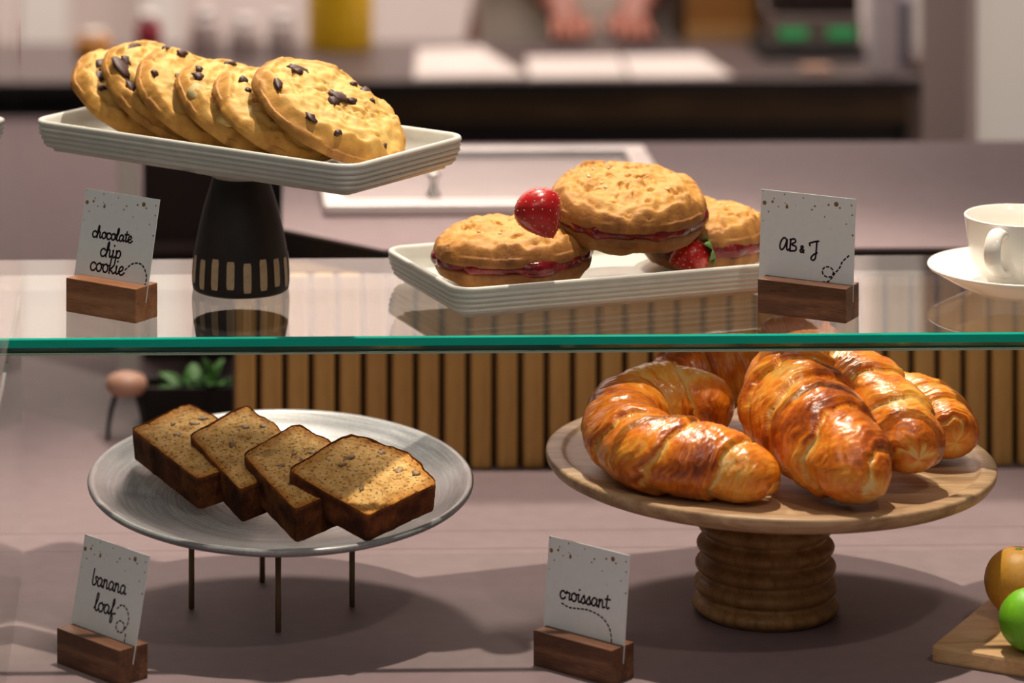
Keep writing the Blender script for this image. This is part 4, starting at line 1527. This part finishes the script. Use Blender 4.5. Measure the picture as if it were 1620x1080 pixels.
box('base', -kw / 2, kw / 2, 0.0, 0.12, 0.0, 0.013, M['black'], kt, 0.003)
box('body', -kw / 2 + 0.02, kw / 2, 0.03, 0.12, 0.013, 0.05, col('taupe_plastic', (0.16, 0.12, 0.11), 0.5), kt, 0.003)
box('hood', -kw / 2 + 0.022, kw / 2, 0.045, 0.12, 0.05, 0.12, M['darkbox'], kt, 0.003)
for xx in (-0.022, 0.040):
    box('readout', xx - 0.018, xx + 0.018, 0.0275, 0.0295, 0.024, 0.036, emit_mat('green_led', (0.05, 0.32, 0.10), 0.6), kt)
p = onbar(1295, 118)
o = box('wooden_block', p.x - 0.018, p.x + 0.018, p.y + 0.01, p.y + 0.035, zt, zt + 0.007, col('block_tan', (0.40, 0.24, 0.17), 0.6), None, 0.001)
tag(o, 'small tan block in front of the counter scale', 'block')
p = onbar(1466, 116)
o = box('door_wedge', p.x - 0.014, p.x + 0.014, p.y + 0.01, p.y + 0.04, zt, zt + 0.012, M['darkwood'], None, 0.003)
tag(o, 'dark wooden lump near the end of the back counter', 'block')
p0, p1 = aty(1494, 200, 4.9), aty(1532, 200, 4.9)
tag(box('trim_4', p0.x, p1.x + 0.05, 5.4, 5.46, -0.9, 2.5, M['whitepaint']), kind='structure')


# ================================================================== PERSON BEHIND THE BACK COUNTER
def skin_part(name, pts, edges, mat, parent, root_i=0, sub=2):
    me = bpy.data.meshes.new(name)
    me.from_pydata([p[:3] for p in pts], edges, [])
    o = bpy.data.objects.new(name, me)
    COL.objects.link(o)
    o.parent = parent
    me.materials.append(mat)
    md = o.modifiers.new('skin', 'SKIN')
    md.use_smooth_shade = True
    for i, p in enumerate(pts):
        d = me.skin_vertices[0].data[i]
        d.radius = (p[3], p[4] if len(p) > 4 else p[3])
        d.use_root = (i == root_i)
    sd = o.modifiers.new('smooth', 'SUBSURF')
    sd.levels = sd.render_levels = sub
    return o


pc = aty(915, 20, 5.10)
per = empty('person', (pc.x, 5.10, -0.9))
tag(per, 'person in a cream shirt and apron standing behind the back counter', 'person')
skin = col('warm_skin', (0.30, 0.10, 0.065), 0.5, scale=30)
H0 = 0.9                                                # counter floor to deck level
B = [(0, 0, H0 + .02, .13, .10), (0, 0, H0 + .22, .115, .085), (0, 0, H0 + .42, .14, .09), (0, .01, H0 + .53, .06, .055), (0, 0, H0 + .60, .055, .06),
     (0, -.01, H0 + .68, .075, .09), (0, 0, H0 + .78, .055, .065)]
E = [(0, 1), (1, 2), (2, 3), (3, 4), (4, 5), (5, 6)]
for s_ in (-1, 1):
    i = len(B)
    B += [(s_ * .19, .01, H0 + .49, .055), (s_ * .23, -.02, H0 + .27, .042), (s_ * .055 + .015, -.12, H0 + .085, .024, .024), (s_ * .042 + .010, -.150, H0 + zt + .024, .020, .016),
          (s_ * .10, .0, H0 - .06, .09, .09), (s_ * .11, -.01, H0 - .45, .060), (s_ * .11, .01, H0 - .84, .042), (s_ * .115, -.10, H0 - .865, .035, .030)]
    E += [(2, i), (i, i + 1), (i + 1, i + 2), (i + 2, i + 3), (0, i + 4), (i + 4, i + 5), (i + 5, i + 6), (i + 6, i + 7)]
    for q in range(5):
        j = len(B)
        ox = (q - 1.5) * .0115 if q < 4 else -s_ * .026
        ln = (.030, .036, .034, .027, .018)[q]
        y0 = -.170 if q < 4 else -.154
        zf = zt + H0
        B += [(B[i + 3][0] + ox, y0, zf + .020, .0062), (B[i + 3][0] + ox * 1.15, y0 - ln, zf + .017, .0058), (B[i + 3][0] + ox * 1.2, y0 - ln * 1.8, zf + .009, .0050)]
        E += [(i + 3, j), (j, j + 1), (j + 1, j + 2)]
skin_part('body', B, E, skin, per)
cream = col('cream_cotton', (0.74, 0.65, 0.57), 0.85, scale=60)
S = [(0, 0, H0 - .16, .170, .150), (0, 0, H0 + .06, .160, .135), (0, 0, H0 + .22, .135, .105), (0, 0, H0 + .42, .158, .108), (0, .01, H0 + .50, .10, .075)]
SE = [(0, 1), (1, 2), (2, 3), (3, 4)]
for s_ in (-1, 1):
    i = len(S)
    S += [(s_ * .19, .01, H0 + .49, .070), (s_ * .225, -.015, H0 + .30, .058)]
    SE += [(3, i), (i, i + 1)]
skin_part('shirt', S, SE, cream, per)
TR = [(0, 0, H0 - .02, .148, .118)]
TE = []
for s_ in (-1, 1):
    i = len(TR)
    TR += [(s_ * .10, 0, H0 - .12, .105), (s_ * .11, -.01, H0 - .45, .078), (s_ * .11, .01, H0 - .82, .066)]
    TE += [(0, i), (i, i + 1), (i + 1, i + 2)]
skin_part('trousers', TR, TE, M['black'], per)
hair = skin_part('hair', [(0, .03, H0 + .72, .080, .085), (0, .025, H0 + .79, .066, .078), (0, .055, H0 + .66, .055, .05)], [(0, 1), (0, 2)], M['darkbox'], per)
for s_ in (-1, 1):
    blob('eye', M['porcelain'], per, (s_ * .032, -.092, H0 + .69), (.011, .008), 3, 0.7)
    blob('ear', skin, per, (s_ * .082, .0, H0 + .67), (.010, .022), 4, 2.0)
blob('nose', skin, per, (0, -.108, H0 + .665), (.012, .016), 5, 1.4)
blob('mouth', col('lip', (0.35, 0.09, 0.08), 0.5), per, (0, -.098, H0 + .630), (.022, .007), 6, 0.3)
